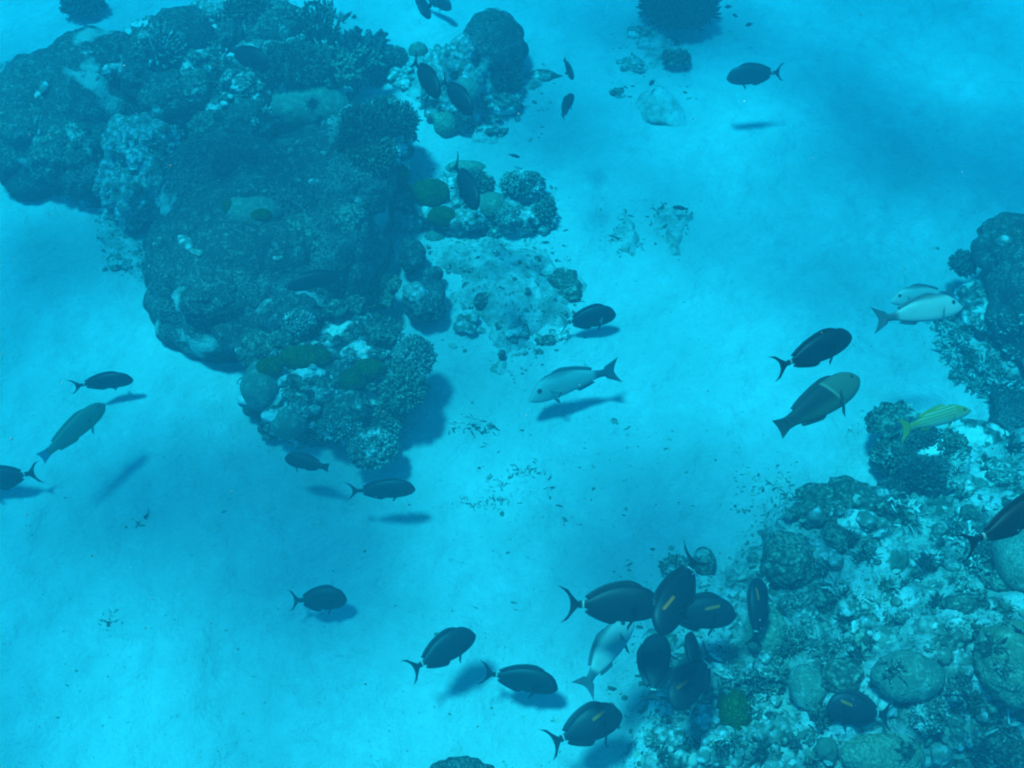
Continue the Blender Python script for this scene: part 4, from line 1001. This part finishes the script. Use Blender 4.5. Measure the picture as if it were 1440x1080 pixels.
fish('D', 'round bodied dark surgeonfish facing right over the lower left sand', (488, 841), (404, 845), .23, deep=1.2, mixf=.75)
fish('S', 'dark surgeonfish swimming up right, left of the bottom middle', (667, 889), (569, 946), .26, deep=1.1, mixf=.75)
fish('S', 'dark surgeonfish facing right and slightly down in the bottom middle', (785, 966), (673, 940), .27, mixf=.65)
# --- crowd at the sandy tip of the slope
fish('S', 'largest dark surgeonfish of the crowd, facing right with long tail tips', (930, 850), (785, 848), .29, deep=1.12, mixf=.8, fil=1.25)
fish('W', 'white snapper standing nose up below the largest surgeonfish', (884, 866), (815, 974), .29, dors=(-1, -.3), mixf=.8, bend=-.1)
fish('B', 'dark surgeonfish diving nose down left, tail at the top of the crowd', (924, 890), (990, 770), .29, dors=(-1, -.5), mixf=.75, zmin=.42)
fish('B', 'dark golden barred surgeonfish facing right beside the largest one', (1035, 862), (915, 862), .29, deep=1.2, mixf=.85, zmin=.45)
fish('B', 'slim dark surgeonfish seen from above with fins spread, right of the crowd', (1064, 812), (1076, 905), .24, dors=(-1, 0), mixf=.62, bend=.45, pec=.95, zmin=.4)
fish('S', 'dark oval surgeonfish standing nose up with white band at its low tail', (925, 890), (918, 994), .24, dors=(-1, 0), mixf=.9, deep=1.25, zmin=.4)
fish('S', 'dark surgeonfish behind the upper end of the golden barred one, head up', (970, 888), (985, 975), .23, dors=(-1, 0), mixf=.5, zmin=.4)
fish('B', 'dark surgeonfish with bright golden bar turned down left over the pale stone', (944, 994), (1010, 912), .27, dors=(-.7, -.7), mixf=.9, deep=1.25, zmin=.5)
fish('B', 'deep bodied golden barred surgeonfish at the bottom, left of the slope', (873, 1000), (768, 1050), .27, deep=1.25, mixf=.85, zmin=.3)
fish('B', 'golden barred surgeonfish facing left between the domes at the bottom right', (1162, 992), (1256, 1006), .23, deep=1.5, mixf=.85, zmin=.3, gap=.06)
fish('S', 'dark fish of which only the tail enters at the right edge over the great ball', (1495, 880), (1424, 893), .18, mixf=.6, gap=.05)
# --- over the left reef and far coral head
fish('D', 'dark surgeonfish lying over the front of the giant boulder coral', (403, 403), (500, 381), .26, mixf=.5, fil=.4, deep=.8)
fish('D', 'dark surgeonfish facing right and down on the reef crest', (380, 92), (312, 66), .25, mixf=.7, fil=.4, gap=.06)
fish('D', 'left of the two dark surgeonfish hanging nose down at the far coral head', (618, 134), (578, 80), .24, dors=(1, -.5), mixf=.4)
fish('D', 'right of the two dark surgeonfish hanging nose down at the far coral head', (665, 158), (618, 108), .24, dors=(1, -.5), mixf=.4)
fish('D', 'dark surgeonfish hanging nose down in front of the patch reef', (672, 292), (636, 224), .27, dors=(1, -.4), mixf=.4, gap=.07)
fish('D', 'left of the two dark fish cut by the top edge, hanging down', (600, 25), (588, -20), .24, dors=(-1, 0), mixf=.5)
fish('D', 'right of the two dark fish cut by the top edge, slanting right', (635, 11), (590, -12), .24, mixf=.5)
fish('R', 'small dark wrasse curved over bright sand right of the far coral head', (806, 133), (781, 168), .17, mixf=.5, bend=-.3, deep=1.1)
fish('R', 'small greyish fish near sand right of the far boulder coral', (806, 111), (793, 82), .14, mixf=.3, zmin=.04)
fish('R', 'tiny dark fish above the right end of the patch reef', (731, 221), (715, 217), .08, mixf=.6, zmin=.06)
fish('R', 'tiny dark fish above the right lacy rubble patch', (946, 291), (968, 294), .09, mixf=.6, zmin=.08)
fish('R', 'tiny upright fish over sand at the right flank of the left reef', (568, 168), (569, 152), .07, mixf=.6)
fish('T', 'tiny dark damselfish above the kidney shaped coral', (913, 120), (921, 112), .06, mixf=.8, zmin=.1)
fish('T', 'lowest of the tiny dark damselfish beside the bristly coral at the top edge', (1048, 36), (1059, 33), .075, mixf=.8, zmin=.15)
fish('T', 'middle one of the tiny dark damselfish beside the bristly coral', (1030, 20), (1038, 24), .05, mixf=.8, zmin=.15)
fish('T', 'highest of the tiny dark damselfish beside the bristly coral', (1019, 10), (1030, 9), .065, mixf=.8, zmin=.15)

# ================================================================== WATER: added caustic sheet overhead and the water body
wm = bpy.data.materials.new('painted_caustic_tint'); wm.use_nodes = True; t = wm.node_tree; t.nodes.clear()
out = t.nodes.new('ShaderNodeOutputMaterial'); tr = t.nodes.new('ShaderNodeBsdfTransparent')
c = t.nodes.new('ShaderNodeTexCoord').outputs['Object']
mp = t.nodes.new('ShaderNodeMapping'); mp.inputs['Rotation'].default_value = (0, 0, .57); mp.inputs['Location'].default_value = (12.61, -8.59, 0); mp.inputs['Scale'].default_value = (1.15, .8, 1); t.links.new(c, mp.inputs[0])
n1 = noise(t, mp.outputs[0], 1.25, 3, .6)
t.links.new(ramp(t, n1, .38, .60, (.16, .16, .16, 1), (1, 1, 1, 1)), tr.inputs[0]); t.links.new(tr.outputs[0], out.inputs[0])  # unseen sheet filters the sun; caustic patches are put into its tint
qx = np.linspace(-28, 28, 120); X, Y = np.meshgrid(qx, qx); xf, yf = X.ravel(), Y.ravel()
zz = .03 * fbm(np.stack([xf, yf, xf * 0], 1) * .8, 3, 77)
tag(link('caustic_sheet', mkmesh('caustic_sheet', np.stack([xf, yf, zz], 1), grid_faces(120, 120)), wm, loc=(0, 0, 4.05)), 'unseen sea surface sheet tinted to cast patches of wave light', 'water', kind='structure')

hz = bpy.data.materials.new('blue_sea_water'); hz.use_nodes = True; t = hz.node_tree; t.nodes.clear()
out = t.nodes.new('ShaderNodeOutputMaterial'); vp = t.nodes.new('ShaderNodeVolumePrincipled')
vp.inputs['Density'].default_value = .60
vp.inputs['Color'].default_value = (.007, .083, .109, 1); vp.inputs['Absorption Color'].default_value = (.0, .80, .972, 1); vp.inputs['Anisotropy'].default_value = .2
t.links.new(vp.outputs[0], out.inputs['Volume'])
x, y0, y1 = 29, -1.2, 3.9
V = [(-x, -x, y0), (x, -x, y0), (x, x, y0), (-x, x, y0), (-x, -x, y1), (x, -x, y1), (x, x, y1), (-x, x, y1)]
tag(link('haze', mkmesh('haze', V, np.array([[0, 3, 2, 1], [4, 5, 6, 7], [0, 1, 5, 4], [1, 2, 6, 5], [2, 3, 7, 6], [3, 0, 4, 7]]), smooth=False), hz), 'clear blue sea water filling the scene', 'water', kind='stuff')
